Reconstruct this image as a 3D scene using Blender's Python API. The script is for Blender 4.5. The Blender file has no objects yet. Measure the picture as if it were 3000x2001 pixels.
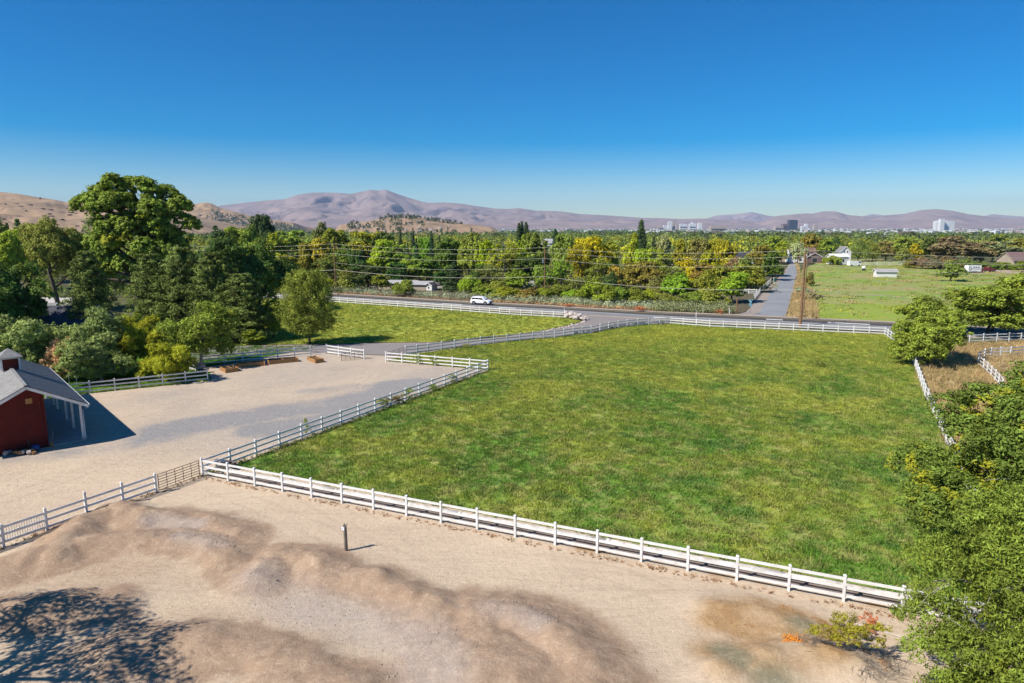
import bpy, math, random
import numpy as np
from mathutils import Vector, Matrix
R = math.radians
rng = np.random.default_rng(11); random.seed(11)
sc = bpy.context.scene; COL = sc.collection

# ------------------------------------------------------------------ camera, sky, sun, exposure
CH, FPX = 18.0, 2000.0                       # drone height (m), focal length in photo pixels (24 mm)
TH = math.atan((1000.5 - 660.0) / FPX)       # pitch below the horizon
cam = bpy.data.cameras.new('camera'); cam.lens = 24; cam.sensor_width = 36
cam.clip_start = 0.5; cam.clip_end = 60000
camo = bpy.data.objects.new('camera', cam); COL.objects.link(camo)
camo.location = (0, 0, CH); camo.rotation_euler = (math.pi / 2 - TH, 0, 0); sc.camera = camo

SUN_EL = R(44.5); SUN_AZ = math.atan2(-0.882, -0.471)     # the sun stands left of and behind the camera
w = bpy.data.worlds.new('World'); sc.world = w; w.use_nodes = True
wn = w.node_tree; bg = wn.nodes['Background']
sky = wn.nodes.new('ShaderNodeTexSky'); sky.sky_type = 'NISHITA'; sky.sun_disc = False
sky.sun_elevation = SUN_EL; sky.sun_rotation = SUN_AZ
sky.altitude = 1400; sky.air_density = 1.0; sky.dust_density = 0.4; sky.ozone_density = 3.0
hs = wn.nodes.new('ShaderNodeHueSaturation'); hs.inputs['Saturation'].default_value = 1.85; hs.inputs['Hue'].default_value = .505
wn.links.new(sky.outputs[0], hs.inputs['Color']); wn.links.new(hs.outputs[0], bg.inputs[0])
bg.inputs[1].default_value = 0.086
sl = bpy.data.lights.new('sun', 'SUN'); sl.energy = 4.9; sl.angle = R(0.53); sl.color = (1.0, 0.94, 0.86)
slo = bpy.data.objects.new('sun', sl); COL.objects.link(slo)
slo.rotation_euler = Vector((0.882 * math.cos(SUN_EL), 0.471 * math.cos(SUN_EL), -math.sin(SUN_EL))).to_track_quat('-Z', 'Y').to_euler()
slo.location = (-300, -200, 320)
vs = sc.view_settings; vs.view_transform = 'Standard'; vs.look = 'None'; vs.exposure = 0.45; vs.gamma = 1
sc.cycles.max_bounces = 5; sc.cycles.diffuse_bounces = 2; sc.cycles.glossy_bounces = 2
sc.cycles.transmission_bounces = 3; sc.cycles.transparent_max_bounces = 4; sc.cycles.volume_bounces = 0
sc.cycles.use_adaptive_sampling = True; sc.cycles.adaptive_threshold = 0.015
sc.cycles.use_denoising = True; sc.cycles.caustics_reflective = False; sc.cycles.caustics_refractive = False

# ------------------------------------------------------------------ survey helpers: photo point -> place on the land
def ang(py): return TH + math.atan((py - 1000.5) / FPX)
def gp(px, py, z=0.0):
    Y = (CH - z) / math.tan(ang(py)); d = Y * math.cos(TH) + (CH - z) * math.sin(TH)
    return Vector(((px - 1500) / FPX * d, Y, z))
def at(px, Y, z=0.0):
    d = Y * math.cos(TH) + (CH - z) * math.sin(TH)
    return Vector(((px - 1500) / FPX * d, Y, z))
def ztop(py, Y): return CH - Y * math.tan(ang(py))
def wpx(n, Y): return n / FPX * (Y * math.cos(TH) + 10 * math.sin(TH))
def gz(r):                                    # the plain falls gently away toward the city
    return -0.0052 * max(0.0, min(r, 5600) - 330)

# ------------------------------------------------------------------ materials
def nodes(name):
    m = bpy.data.materials.new(name); m.use_nodes = True
    t = m.node_tree; return m, t, t.nodes['Principled BSDF']
def N(t, kind, **kw):
    n = t.nodes.new(kind)
    for k, v in kw.items():
        if k in n.inputs: n.inputs[k].default_value = v
        else: setattr(n, k, v)
    return n
def rgb(c): return (c[0], c[1], c[2], 1.0)
def mixc(t, fac, a, b):
    n = t.nodes.new('ShaderNodeMix'); n.data_type = 'RGBA'; n.clamp_factor = True
    for s, v in ((0, fac), (6, a), (7, b)):
        if hasattr(v, 'is_output'): t.links.new(v, n.inputs[s])
        else: n.inputs[s].default_value = rgb(v) if s else v
    return n.outputs[2]
def noise(t, scale, detail=4, rough=.6, vec=None, dist=0):
    n = N(t, 'ShaderNodeTexNoise'); n.inputs['Scale'].default_value = scale
    n.inputs['Detail'].default_value = detail; n.inputs['Roughness'].default_value = rough
    n.inputs['Distortion'].default_value = dist
    if vec is None:
        vec = N(t, 'ShaderNodeNewGeometry').outputs['Position']
    t.links.new(vec, n.inputs['Vector']); return n.outputs[0]
def ramp(t, fac, lo, hi):
    n = N(t, 'ShaderNodeMapRange'); n.inputs[1].default_value = lo; n.inputs[2].default_value = hi
    t.links.new(fac, n.inputs[0]); return n.outputs[0]
def math_(t, op, a, b):
    n = N(t, 'ShaderNodeMath'); n.operation = op
    for i, v in ((0, a), (1, b)):
        if hasattr(v, 'is_output'): t.links.new(v, n.inputs[i])
        else: n.inputs[i].default_value = v
    return n.outputs[0]
def attr(t, name):
    n = N(t, 'ShaderNodeAttribute'); n.attribute_name = name; return n.outputs['Fac']
def bump(t, p, h, strength=.4, dist=.02):
    b = N(t, 'ShaderNodeBump'); b.inputs['Strength'].default_value = strength; b.inputs['Distance'].default_value = dist
    t.links.new(h, b.inputs['Height']); t.links.new(b.outputs[0], p.inputs['Normal'])
def M(name, c1, c2=None, scale=3, rough=.75, metal=0, spec=.3, bmp=0, objcoord=False):
    m, t, p = nodes(name)
    p.inputs['Roughness'].default_value = rough; p.inputs['Metallic'].default_value = metal
    p.inputs['Specular IOR Level'].default_value = spec
    if c2 is None: c2 = tuple(x * .8 for x in c1)
    vec = N(t, 'ShaderNodeTexCoord').outputs['Object'] if objcoord else None
    f = ramp(t, noise(t, scale, 5, .65, vec), .3, .7)
    t.links.new(mixc(t, f, c1, c2), p.inputs['Base Color'])
    if bmp: bump(t, p, noise(t, scale * 6, 3, .6, vec), bmp)
    return m

WHITE = M('white_vinyl', (.80, .80, .79), (.60, .58, .53), 2.2, .45, spec=.4)
WOODP = M('pole_wood', (.30, .17, .08), (.17, .10, .055), 2, .85, bmp=.3)
CEDAR = M('cedar_board', (.42, .23, .09), (.30, .15, .055), 2.5, .8, bmp=.3)
GREYW = M('weathered_wood', (.26, .22, .18), (.13, .105, .085), 4, .9, bmp=.5)
BARK = M('bark', (.15, .115, .085), (.07, .053, .04), 3, .95, bmp=.6)
PALEB = M('pale_bark', (.42, .38, .32), (.24, .21, .17), 3, .95, bmp=.4)
RUST = M('rusty_pipe', (.13, .075, .045), (.06, .045, .035), 6, .7, metal=.3)
STEEL = M('galvanised_steel', (.38, .39, .40), (.26, .27, .28), 5, .45, metal=.7)
DARKM = M('dark_metal', (.035, .035, .04), (.02, .02, .022), 5, .5)
RED = M('barn_red', (.145, .018, .012), (.085, .012, .009), 1.2, .85, bmp=.2)
REDD = M('barn_red_batten', (.12, .014, .010), (.075, .010, .008), 2, .85)
SHING = M('grey_shingle', (.27, .265, .25), (.16, .157, .15), 2.2, .95, bmp=.5)
ROOFD = M('dark_shingle', (.075, .075, .085), (.04, .04, .048), 1.5, .95, bmp=.5)
ROOFB = M('brown_shingle', (.20, .13, .10), (.13, .085, .065), 1.0, .9)
ROOFG = M('pale_metal_roof', (.42, .41, .40), (.32, .31, .30), .6, .6)
HWHITE = M('house_white', (.74, .73, .71), (.64, .63, .61), .5, .7)
HBLUE = M('house_slate', (.10, .12, .15), (.07, .085, .11), .5, .8)
HTAN = M('house_tan', (.42, .34, .26), (.33, .27, .2), .5, .8)
CONC = M('concrete', (.48, .45, .40), (.36, .335, .30), 1.6, .9, bmp=.2)
GLASS = M('window_glass', (.03, .035, .045), (.02, .025, .03), 2, .12, spec=.6)
PLASTIC = M('white_pipe', (.66, .63, .58), (.34, .30, .25), 1.6, .7)
ROCK = M('pale_rock', (.58, .50, .44), (.36, .31, .27), 1.8, .9, bmp=.5)
RIPR = M('dark_riprap', (.14, .13, .13), (.055, .055, .06), 2.5, .9, bmp=.5)
SOIL = M('bed_soil', (.10, .07, .045), (.06, .042, .028), 8, .95, bmp=.5)
PAINTW = M('car_white', (.82, .82, .82), (.80, .80, .80), 1, .25, spec=.5)
PAINTR = M('truck_red', (.16, .02, .018), (.12, .015, .014), 1, .3, spec=.5)
TYRE = M('tyre', (.02, .02, .02), (.015, .015, .015), 3, .85)
WIRE = M('aged_wire', (.52, .49, .40), (.40, .38, .31), 1, .5, metal=.2)
SIGNB = M('sign_teal', (.30, .52, .58), (.25, .46, .52), 2, .4)
BLUEB = M('blue_plastic', (.03, .07, .22), (.025, .055, .17), 2, .4)
ORANGE = M('orange_fruit', (.72, .20, .012), (.60, .27, .03), 6, .5)
GREENP = M('green_plastic', (.01, .10, .07), (.01, .08, .05), 3, .5)
LAMPG = M('headlight', (.55, .57, .6), (.45, .47, .5), 5, .15, spec=.7)
REDL = M('tail_light', (.3, .01, .01), (.25, .01, .01), 5, .2)

def foliage(name, trans=.28):
    m, t, p = nodes(name)
    oi = N(t, 'ShaderNodeObjectInfo'); r = attr(t, 'rnd'); y = attr(t, 'yel')
    hsv = N(t, 'ShaderNodeHueSaturation'); hsv.inputs['Saturation'].default_value = 1.04
    t.links.new(oi.outputs['Color'], hsv.inputs['Color'])
    t.links.new(ramp2(t, r, .487, .502), hsv.inputs['Hue']); t.links.new(ramp2(t, math_(t, 'POWER', r, 1.25), .95, 5.3), hsv.inputs['Value'])
    c = mixc(t, y, hsv.outputs[0], (.46, .44, .03))
    t.links.new(c, p.inputs['Base Color']); p.inputs['Roughness'].default_value = .62
    p.inputs['Specular IOR Level'].default_value = .08
    tr = N(t, 'ShaderNodeBsdfTranslucent'); t.links.new(c, tr.inputs['Color'])
    mx = N(t, 'ShaderNodeMixShader'); mx.inputs[0].default_value = trans
    t.links.new(p.outputs[0], mx.inputs[1]); t.links.new(tr.outputs[0], mx.inputs[2])
    t.links.new(mx.outputs[0], t.nodes['Material Output'].inputs[0]); return m
def ramp2(t, f, a, b):
    n = N(t, 'ShaderNodeMapRange'); n.inputs[3].default_value = a; n.inputs[4].default_value = b
    t.links.new(f, n.inputs[0]); return n.outputs[0]
LEAF = foliage('foliage'); NEEDLE = foliage('needles', .15)

# ------------------------------------------------------------------ object helpers
def mesh_np(name, v, f, mat=None, fattr=None, smooth=False, vattr=None):
    v = np.asarray(v, dtype=np.float32); f = np.asarray(f, dtype=np.int32)
    me = bpy.data.meshes.new(name); n = f.shape[1]
    me.vertices.add(len(v)); me.vertices.foreach_set('co', v.ravel())
    me.loops.add(f.size); me.loops.foreach_set('vertex_index', f.ravel())
    me.polygons.add(len(f)); me.polygons.foreach_set('loop_start', np.arange(0, f.size, n, dtype=np.int32))
    me.polygons.foreach_set('loop_total', np.full(len(f), n, dtype=np.int32))
    if smooth: me.polygons.foreach_set('use_smooth', np.ones(len(f), dtype=bool))
    for k, a in (fattr or {}).items():
        at_ = me.attributes.new(k, 'FLOAT', 'FACE'); at_.data.foreach_set('value', np.asarray(a, np.float32))
    for k, a in (vattr or {}).items():
        at_ = me.attributes.new(k, 'FLOAT', 'POINT'); at_.data.foreach_set('value', np.asarray(a, np.float32))
    if mat: me.materials.append(mat)
    me.update(); me.validate(); return me
def obj(name, data, parent=None, loc=None, mat4=None):
    o = bpy.data.objects.new(name, data); COL.objects.link(o)
    if parent: o.parent = parent
    if mat4 is not None: o.matrix_local = mat4
    elif loc is not None: o.location = loc
    return o
def tag(o, label=None, cat=None, group=None, kind=None):
    if label: o['label'] = label
    if cat: o['category'] = cat
    if group: o['group'] = group
    if kind: o['kind'] = kind
    return o
def thing(name, label, cat, loc=(0, 0, 0), rz=0, group=None):
    o = obj(name, None, loc=loc); o.rotation_euler = (0, 0, rz); o.empty_display_size = .3
    return tag(o, label, cat, group)
class MB:
    def __init__(s): s.v = []; s.f = []
    def add(s, v, f):
        b = len(s.v); s.v += [tuple(p) for p in v]; s.f += [tuple(i + b for i in q) for q in f]; return s
    def box(s, cx, cy, cz, sx, sy, sz, rz=0, m=None):
        h = [(x * sx / 2, y * sy / 2, z * sz / 2) for x in (-1, 1) for y in (-1, 1) for z in (-1, 1)]
        T = Matrix.Translation((cx, cy, cz)) @ Matrix.Rotation(rz, 4, 'Z') if m is None else m
        return s.add([T @ Vector(p) for p in h], [(0, 1, 3, 2), (4, 6, 7, 5), (0, 4, 5, 1), (2, 3, 7, 6), (0, 2, 6, 4), (1, 5, 7, 3)])
    def bar(s, a, b, wd, ht):                  # box running from a to b
        a, b = Vector(a), Vector(b); d = b - a; L = d.length
        q = d.to_track_quat('X', 'Z').to_matrix().to_4x4()
        T = Matrix.Translation((a + b) / 2) @ q
        h = [T @ Vector((x * L / 2, y * wd / 2, z * ht / 2)) for x in (-1, 1) for y in (-1, 1) for z in (-1, 1)]
        return s.add(h, [(0, 1, 3, 2), (4, 6, 7, 5), (0, 4, 5, 1), (2, 3, 7, 6), (0, 2, 6, 4), (1, 5, 7, 3)])
    def tube(s, pts, rad, n=8, cap=True):
        pts = [Vector(p) for p in pts]; b = len(s.v); k = len(pts)
        if not hasattr(rad, '__len__'): rad = [rad] * k
        for i, p in enumerate(pts):
            d = (pts[min(i + 1, k - 1)] - pts[max(i - 1, 0)]).normalized()
            a = d.cross(Vector((0, 0, 1)) if abs(d.z) < .95 else Vector((1, 0, 0))).normalized(); c = d.cross(a)
            for j in range(n):
                t = 2 * math.pi * j / n
                s.v.append(tuple(p + (a * math.cos(t) + c * math.sin(t)) * rad[i]))
        for i in range(k - 1):
            for j in range(n):
                s.f.append((b + i * n + j, b + i * n + (j + 1) % n, b + (i + 1) * n + (j + 1) % n, b + (i + 1) * n + j))
        if cap: s.f.append(tuple(b + j for j in range(n))[::-1]); s.f.append(tuple(b + (k - 1) * n + j for j in range(n)))
        return s
    def prism(s, poly, m, depth):              # polygon in local XZ, extruded along local Y by depth, both ends closed
        n = len(poly); a = [m @ Vector((x, 0, z)) for x, z in poly]; c = [m @ Vector((x, depth, z)) for x, z in poly]
        return s.add(a + c, [tuple(range(n))[::-1], tuple(range(n, 2 * n))] + [(i, (i + 1) % n, n + (i + 1) % n, n + i) for i in range(n)][::1])
    def mesh(s, name, mat, smooth=False):
        me = bpy.data.meshes.new(name); me.from_pydata(s.v, [], s.f); me.materials.append(mat)
        if smooth:
            for p in me.polygons: p.use_smooth = True
        me.update(); return me
    def build(s, name, mat, parent=None, loc=None, smooth=False): return obj(name, s.mesh(name, mat, smooth), parent, loc)
def copy_tree(o, parent=None):
    c = o.copy(); COL.objects.link(c); c.parent = parent
    for ch in o.children: copy_tree(ch, c)
    return c
def unit_box(name, mat): return MB().box(0, 0, 0, 1, 1, 1).mesh(name, mat)
def TRS(loc, rz=0, s=(1, 1, 1), rx=0, ry=0):
    return Matrix.Translation(loc) @ Matrix.Rotation(rz, 4, 'Z') @ Matrix.Rotation(ry, 4, 'Y') @ Matrix.Rotation(rx, 4, 'X') @ Matrix.Diagonal((*s, 1))
def in_poly(x, y, poly):
    x = np.asarray(x); y = np.asarray(y); r = np.zeros(x.shape, bool); n = len(poly); j = n - 1
    for i in range(n):
        xi, yi = poly[i][0], poly[i][1]; xj, yj = poly[j][0], poly[j][1]
        c = ((yi > y) != (yj > y)) & (x < (xj - xi) * (y - yi) / (yj - yi + 1e-12) + xi); r ^= c; j = i
    return r
def seg_dist(x, y, pts):
    d = np.full(np.shape(x), 1e9)
    for (x0, y0), (x1, y1) in zip(pts[:-1], pts[1:]):
        dx, dy = x1 - x0, y1 - y0; L = dx * dx + dy * dy + 1e-9
        t = np.clip(((x - x0) * dx + (y - y0) * dy) / L, 0, 1)
        d = np.minimum(d, np.hypot(x - x0 - t * dx, y - y0 - t * dy))
    return d
def vnoise(x, y, scale, seed=0, octv=4):       # smooth value noise in numpy
    out = np.zeros(np.shape(x)); amp = 1; tot = 0; g = np.random.default_rng(seed).random((256, 256))
    for o in range(octv):
        u = x / scale * 2 ** o + 17.3 * o; v = y / scale * 2 ** o + 5.1 * o
        i = np.floor(u).astype(int); j = np.floor(v).astype(int); a = u - i; b = v - j
        a = a * a * (3 - 2 * a); b = b * b * (3 - 2 * b)
        f = lambda p, q: g[p & 255, q & 255]
        out += amp * ((f(i, j) * (1 - a) + f(i + 1, j) * a) * (1 - b) + (f(i, j + 1) * (1 - a) + f(i + 1, j + 1) * a) * b)
        tot += amp; amp *= .5
    return out / tot

# ------------------------------------------------------------------ ground, dirt, fields, roads
def g2(x, y, z=0): return gp(1.276 * x, 1.276 * y, z)      # same, from the photo at 2351 px width
def xy(l): return [(p.x, p.y) for p in l]
def sheet(name, pts, z, mat, kind='structure', label=None):
    me = bpy.data.meshes.new(name); me.from_pydata([(p[0], p[1], z) for p in pts], [], [tuple(range(len(pts)))])
    me.materials.append(mat); me.update()
    if me.polygons[0].normal.z < 0: me.flip_normals()
    o = obj(name, me); tag(o, label, None, None, kind); return o
def strip(name, left, right, z, mat):
    n = len(left); v = [(p[0], p[1], z) for p in left] + [(p[0], p[1], z) for p in right]
    me = bpy.data.meshes.new(name); me.from_pydata(v, [], [(i, n + i, n + i + 1, i + 1) for i in range(n - 1)])
    me.materials.append(mat); me.update()
    if me.polygons[0].normal.z < 0: me.flip_normals()
    return tag(obj(name, me), kind='structure')

def grass_mat(name, a, b, c, d, far=None, tall=False, hf=1.0):
    """a deep green, b yellow green, c dry straw, d bluish weed: patches laid over the field"""
    m, t, p = nodes(name)
    n1 = noise(t, .11, 5, .62, dist=.6); n2 = noise(t, .55 * hf, 5, .65, dist=.4); n3 = noise(t, 2.6 * hf, 3, .6)
    c1 = mixc(t, ramp(t, n1, .42, .60), a, b)
    c1 = mixc(t, math_(t, 'MULTIPLY', ramp(t, n2, .46, .66), .8), c1, tuple(.5 * (x + y) for x, y in zip(b, c)))
    c1 = mixc(t, math_(t, 'MULTIPLY', ramp(t, n3, .53, .72), .5), c1, c)
    n4 = noise(t, .27, 4, .6, dist=1.0)
    c1 = mixc(t, math_(t, 'MULTIPLY', ramp(t, n4, .54, .68), .75), c1, d)
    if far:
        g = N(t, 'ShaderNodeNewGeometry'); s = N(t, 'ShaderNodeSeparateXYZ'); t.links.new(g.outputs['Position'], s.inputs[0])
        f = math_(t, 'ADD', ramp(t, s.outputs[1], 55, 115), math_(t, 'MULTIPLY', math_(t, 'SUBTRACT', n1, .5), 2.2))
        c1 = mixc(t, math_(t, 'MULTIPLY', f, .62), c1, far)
    if tall:
        oi = N(t, 'ShaderNodeObjectInfo'); h = N(t, 'ShaderNodeHueSaturation')
        t.links.new(c1, h.inputs['Color']); t.links.new(ramp2(t, oi.outputs['Random'], .62, 1.45), h.inputs['Value'])
        t.links.new(ramp2(t, oi.outputs['Random'], .510, .490), h.inputs['Hue']); c1 = h.outputs[0]
    t.links.new(c1, p.inputs['Base Color']); p.inputs['Roughness'].default_value = .8; p.inputs['Specular IOR Level'].default_value = .05
    if tall:
        tr = N(t, 'ShaderNodeBsdfTranslucent'); t.links.new(c1, tr.inputs['Color'])
        mx = N(t, 'ShaderNodeMixShader'); mx.inputs[0].default_value = .3
        t.links.new(p.outputs[0], mx.inputs[1]); t.links.new(tr.outputs[0], mx.inputs[2])
        t.links.new(mx.outputs[0], t.nodes['Material Output'].inputs[0])
    else: bump(t, p, noise(t, 5, 4, .7), .6, .08)
    return m
GA, GB, GC, GD = (.132, .250, .036), (.268, .318, .050), (.430, .345, .165), (.082, .185, .042)
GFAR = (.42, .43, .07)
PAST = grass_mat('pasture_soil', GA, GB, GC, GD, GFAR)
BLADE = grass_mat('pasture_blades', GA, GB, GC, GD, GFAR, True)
LAWN = grass_mat('lawn', (.075, .19, .016), (.12, .24, .018), (.15, .22, .03), (.06, .16, .02))
LAWNB = grass_mat('lawn_blades', (.075, .19, .016), (.12, .24, .018), (.15, .22, .03), (.06, .16, .02), tall=True)
def meadow_mat():
    m, t, p = nodes('far_meadow'); pos = N(t, 'ShaderNodeNewGeometry').outputs['Position']; mp = N(t, 'ShaderNodeMapping'); mp.inputs['Scale'].default_value = (.03, .09, 1); mp.inputs['Rotation'].default_value = (0, 0, R(-14)); t.links.new(pos, mp.inputs[0])
    n1 = noise(t, 1.0, 6, .62, mp.outputs[0], .6); n2 = noise(t, .12, 6, .7); s = N(t, 'ShaderNodeSeparateXYZ'); t.links.new(pos, s.inputs[0])
    c = mixc(t, ramp(t, n2, .35, .65), (.14, .27, .025), (.25, .33, .035)); dry = mixc(t, n2, (.42, .33, .15), (.26, .22, .08))
    c = mixc(t, math_(t, 'MULTIPLY', ramp(t, n1, .42, .56), .72), c, dry)
    near = ramp(t, math_(t, 'ADD', s.outputs[1], math_(t, 'MULTIPLY', n2, 30)), 176, 168); c = mixc(t, math_(t, 'MULTIPLY', near, .8), c, (.25, .32, .025))
    t.links.new(c, p.inputs['Base Color']); p.inputs['Roughness'].default_value = .9; bump(t, p, noise(t, 1.2, 5, .7), .7, .4); return m
MEADOW = meadow_mat()
DRY = grass_mat('dry_weeds', (.42, .31, .15), (.50, .38, .19), (.34, .26, .13), (.26, .24, .10))
DRYB = grass_mat('dry_weed_blades', (.46, .34, .16), (.56, .42, .20), (.36, .28, .13), (.28, .26, .10), tall=True)
PLAIN = grass_mat('plain', (.065, .085, .03), (.10, .11, .04), (.20, .16, .09), (.05, .065, .03), hf=.12)

def dirt_mat():
    m, t, p = nodes('packed_dirt')
    pos = N(t, 'ShaderNodeNewGeometry').outputs['Position']
    mp = N(t, 'ShaderNodeMapping'); mp.inputs['Rotation'].default_value = (0, 0, R(-28)); mp.inputs['Scale'].default_value = (.22, 1.6, 1)
    t.links.new(pos, mp.inputs[0])
    streak = noise(t, .9, 6, .7, mp.outputs[0], .8)            # wheel and rake marks
    big = noise(t, .16, 5, .6, dist=.7); mid = noise(t, 1.1, 6, .7, dist=.3); fine = noise(t, 9, 4, .75)
    c = mixc(t, ramp(t, big, .35, .65), (.63, .495, .345), (.56, .435, .305))
    c = mixc(t, math_(t, 'MULTIPLY', ramp(t, streak, .5, .72), .45), c, (.44, .33, .235))
    c = mixc(t, math_(t, 'MULTIPLY', ramp(t, mid, .56, .78), .32), c, (.42, .30, .195))
    jit = math_(t, 'MULTIPLY', math_(t, 'SUBTRACT', mid, .5), 1.1)
    def w_(name, k=1.0):
        f = math_(t, 'ADD', attr(t, name), math_(t, 'MULTIPLY', jit, attr(t, name)))
        return math_(t, 'MULTIPLY', f, k)
    c = mixc(t, w_('grey', 1.35), c, mixc(t, streak, (.33, .315, .30), (.225, .22, .22)))
    c = mixc(t, w_('brown', .95), c, mixc(t, mid, (.44, .305, .20), (.31, .21, .138)))
    c = mixc(t, w_('grav', .55), c, mixc(t, fine, (.32, .275, .24), (.52, .45, .40)))
    c = mixc(t, w_('straw', .95), c, mixc(t, mid, (.50, .31, .12), (.30, .175, .09)))
    c = mixc(t, w_('moss', .8), c, (.22, .21, .13)); c = mixc(t, math_(t, 'MULTIPLY', attr(t, 'track'), .32), c, (.36, .265, .185))
    gr = noise(t, 3.3, 9, .82); c = mixc(t, math_(t, 'MULTIPLY', ramp(t, gr, .50, .66), .42), c, (.30, .215, .145)); c = mixc(t, math_(t, 'MULTIPLY', ramp(t, gr, .48, .36), .30), c, (.72, .60, .45))
    c = mixc(t, math_(t, 'MULTIPLY', ramp(t, fine, .60, .8), .45), c, (.20, .15, .105))
    c = mixc(t, math_(t, 'MULTIPLY', ramp(t, noise(t, 16, 2, .5), .66, .76), .5), c, (.62, .53, .43))
    t.links.new(c, p.inputs['Base Color']); p.inputs['Roughness'].default_value = .95; p.inputs['Specular IOR Level'].default_value = .1
    h = math_(t, 'ADD', math_(t, 'MULTIPLY', fine, .5), math_(t, 'ADD', mid, math_(t, 'MULTIPLY', streak, .8)))
    bump(t, p, math_(t, 'ADD', h, gr), .9, .08); return m
DIRT = dirt_mat()
ASPH = M('dark_asphalt', (.085, .078, .072), (.060, .056, .053), .35, .9)
ASPL = M('worn_asphalt', (.24, .235, .23), (.19, .186, .183), .25, .9)
DRIVE = M('driveway_asphalt', (.27, .235, .215), (.225, .20, .185), .12, .9)
SIDER = M('side_road_asphalt', (.27, .28, .29), (.20, .21, .22), .2, .9)
SHOULD = M('road_shoulder', (.42, .33, .25), (.33, .26, .20), .5, .95)
PAINTY = M('yellow_line', (.55, .40, .10), (.42, .31, .09), .8, .7)
PAINTL = M('white_line', (.70, .69, .66), (.55, .54, .52), .8, .7)

# the land: one sheet to the horizon, near ground level, falling slowly toward the city basin
rr = np.concatenate([[0], np.geomspace(12, 19500, 70)]); aa = np.linspace(0, 2 * np.pi, 121)[:-1]
V = [(0, 0, -.06)]; Fq = []
for r in rr[1:]:
    for a in aa: V.append((r * math.sin(a), r * math.cos(a), gz(r) - .06))
na = len(aa); tri = [(0, 1 + (j + 1) % na, 1 + j) for j in range(na)]
for i in range(len(rr) - 2):
    for j in range(na):
        b = 1 + i * na; Fq.append((b + j, b + (j + 1) % na, b + na + (j + 1) % na, b + na + j))
me = bpy.data.meshes.new('ground'); me.from_pydata(V, [], tri + Fq); me.materials.append(PLAIN); me.update()
if me.polygons[200].normal.z < 0: me.flip_normals()
tag(obj('ground', me), kind='structure')

# fence corners of the big pasture (all fences below share them)
A = gp(594, 1394.5)                                         # near left corner, by the gate
B = gp(1429, 1084.6)                                        # right end of the arena
Cc = gp(1130.8, 1059)                                       # left end of the arena's upper fence
RC = Vector((22.9, 27.6, 0))                                # near right corner, under the elm
drv = [gp(*p) for p in [(1189, 1041), (1255, 1032.8), (1332, 1022), (1408, 1011.5), (1486, 1003.8), (1561, 996.5), (1625, 991.4), (1680, 983.6), (1732, 978), (1783, 966.6), (1838, 958.5), (1900, 953), (1963.7, 950)]]
rdf = [gp(*p) for p in [(1963.7, 950), (2079, 959), (2199, 964), (2323.7, 969.8), (2455, 976), (2592, 982)]]
rightf = [gp(2592, 982), gp(2660, 1033), gp(2680, 1077.5), gp(2708.5, 1160.5), gp(2743.5, 1233.8), RC]
u_ = (RC - A).normalized(); n_ = Vector((-u_.y, u_.x, 0)); n_ = n_ if n_.y > 0 else -n_; v_ = (B - A).normalized()
pasture_poly = xy([A + v_ * 2.3 + u_ * .35, B + u_ * .35, Cc + Vector((.2, .3, 0))] + drv + rdf[1:] + rightf[1:-1] + [RC + n_ * 1.9 - u_ * .3])
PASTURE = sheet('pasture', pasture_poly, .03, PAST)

road_far = [gp(*p) for p in [(300, 831), (650, 846), (970, 861), (1377, 886), (1601, 896.7), (1700, 903.5), (1912, 914.5), (2146, 924), (2450, 938), (2600, 945), (2800, 955.5), (3100, 973)]]
road_mid = [gp(*p) for p in [(300, 835.5), (650, 851.5), (970, 868.5), (1377, 894), (1601, 905.5), (1700, 912), (1912, 924.5), (2146, 935), (2450, 949.5), (2600, 957), (2800, 968), (3100, 986)]]
road_near = [gp(*p) for p in [(300, 840), (650, 857), (970, 875), (1377, 902), (1601, 915.5), (1700, 921.5), (1912, 934.5), (2146, 947), (2450, 963), (2600, 971), (2800, 983), (3100, 1003)]]
strip('road', xy(road_far), xy(road_mid), .074, ASPH)
strip('road', xy(road_mid), xy(road_near), .074, ASPL)
def offs(pts, d):                                           # shift a line toward the camera by d metres
    o = []
    for i, p in enumerate(pts):
        t = (pts[min(i + 1, len(pts) - 1)] - pts[max(i - 1, 0)]).normalized(); o.append(p + Vector((t.y, -t.x, 0)) * d)
    return o
strip('road_shoulder', xy(offs(road_far, -1.7)), xy(offs(road_far, .02)), .07, SHOULD)
strip('road_shoulder', xy(offs(road_near, -.02)), xy(offs(road_near, 1.2)), .069, SHOULD)
strip('yellow_centre_line', xy(offs(road_far, 1.7)), xy(offs(road_far, 2.05)), .079, PAINTY)
strip('white_edge_line', xy(offs(road_mid, .55)), xy(offs(road_mid, .75)), .079, PAINTL)
strip('white_edge_line', xy(offs(road_far, .25)), xy(offs(road_far, .42)), .079, PAINTL)
for k, (px, py, ln) in enumerate([(1300, 889.5, 5), (1465, 901, 4), (1915, 929.5, 5), (2245, 935, 3), (2425, 944.5, 7)]):
    a = gp(px, py); b = gp(px + 20, py + 1.0); d = (b - a).normalized(); n_ = Vector((d.y, -d.x, 0))
    sheet('road_patch', [a, a + d * ln, a + d * ln + n_ * 1.1, a + n_ * 1.1], .081, PAINTL)
a = gp(2396, 940); b = gp(2352, 962); n_ = Vector((.35, .2, 0))
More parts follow.
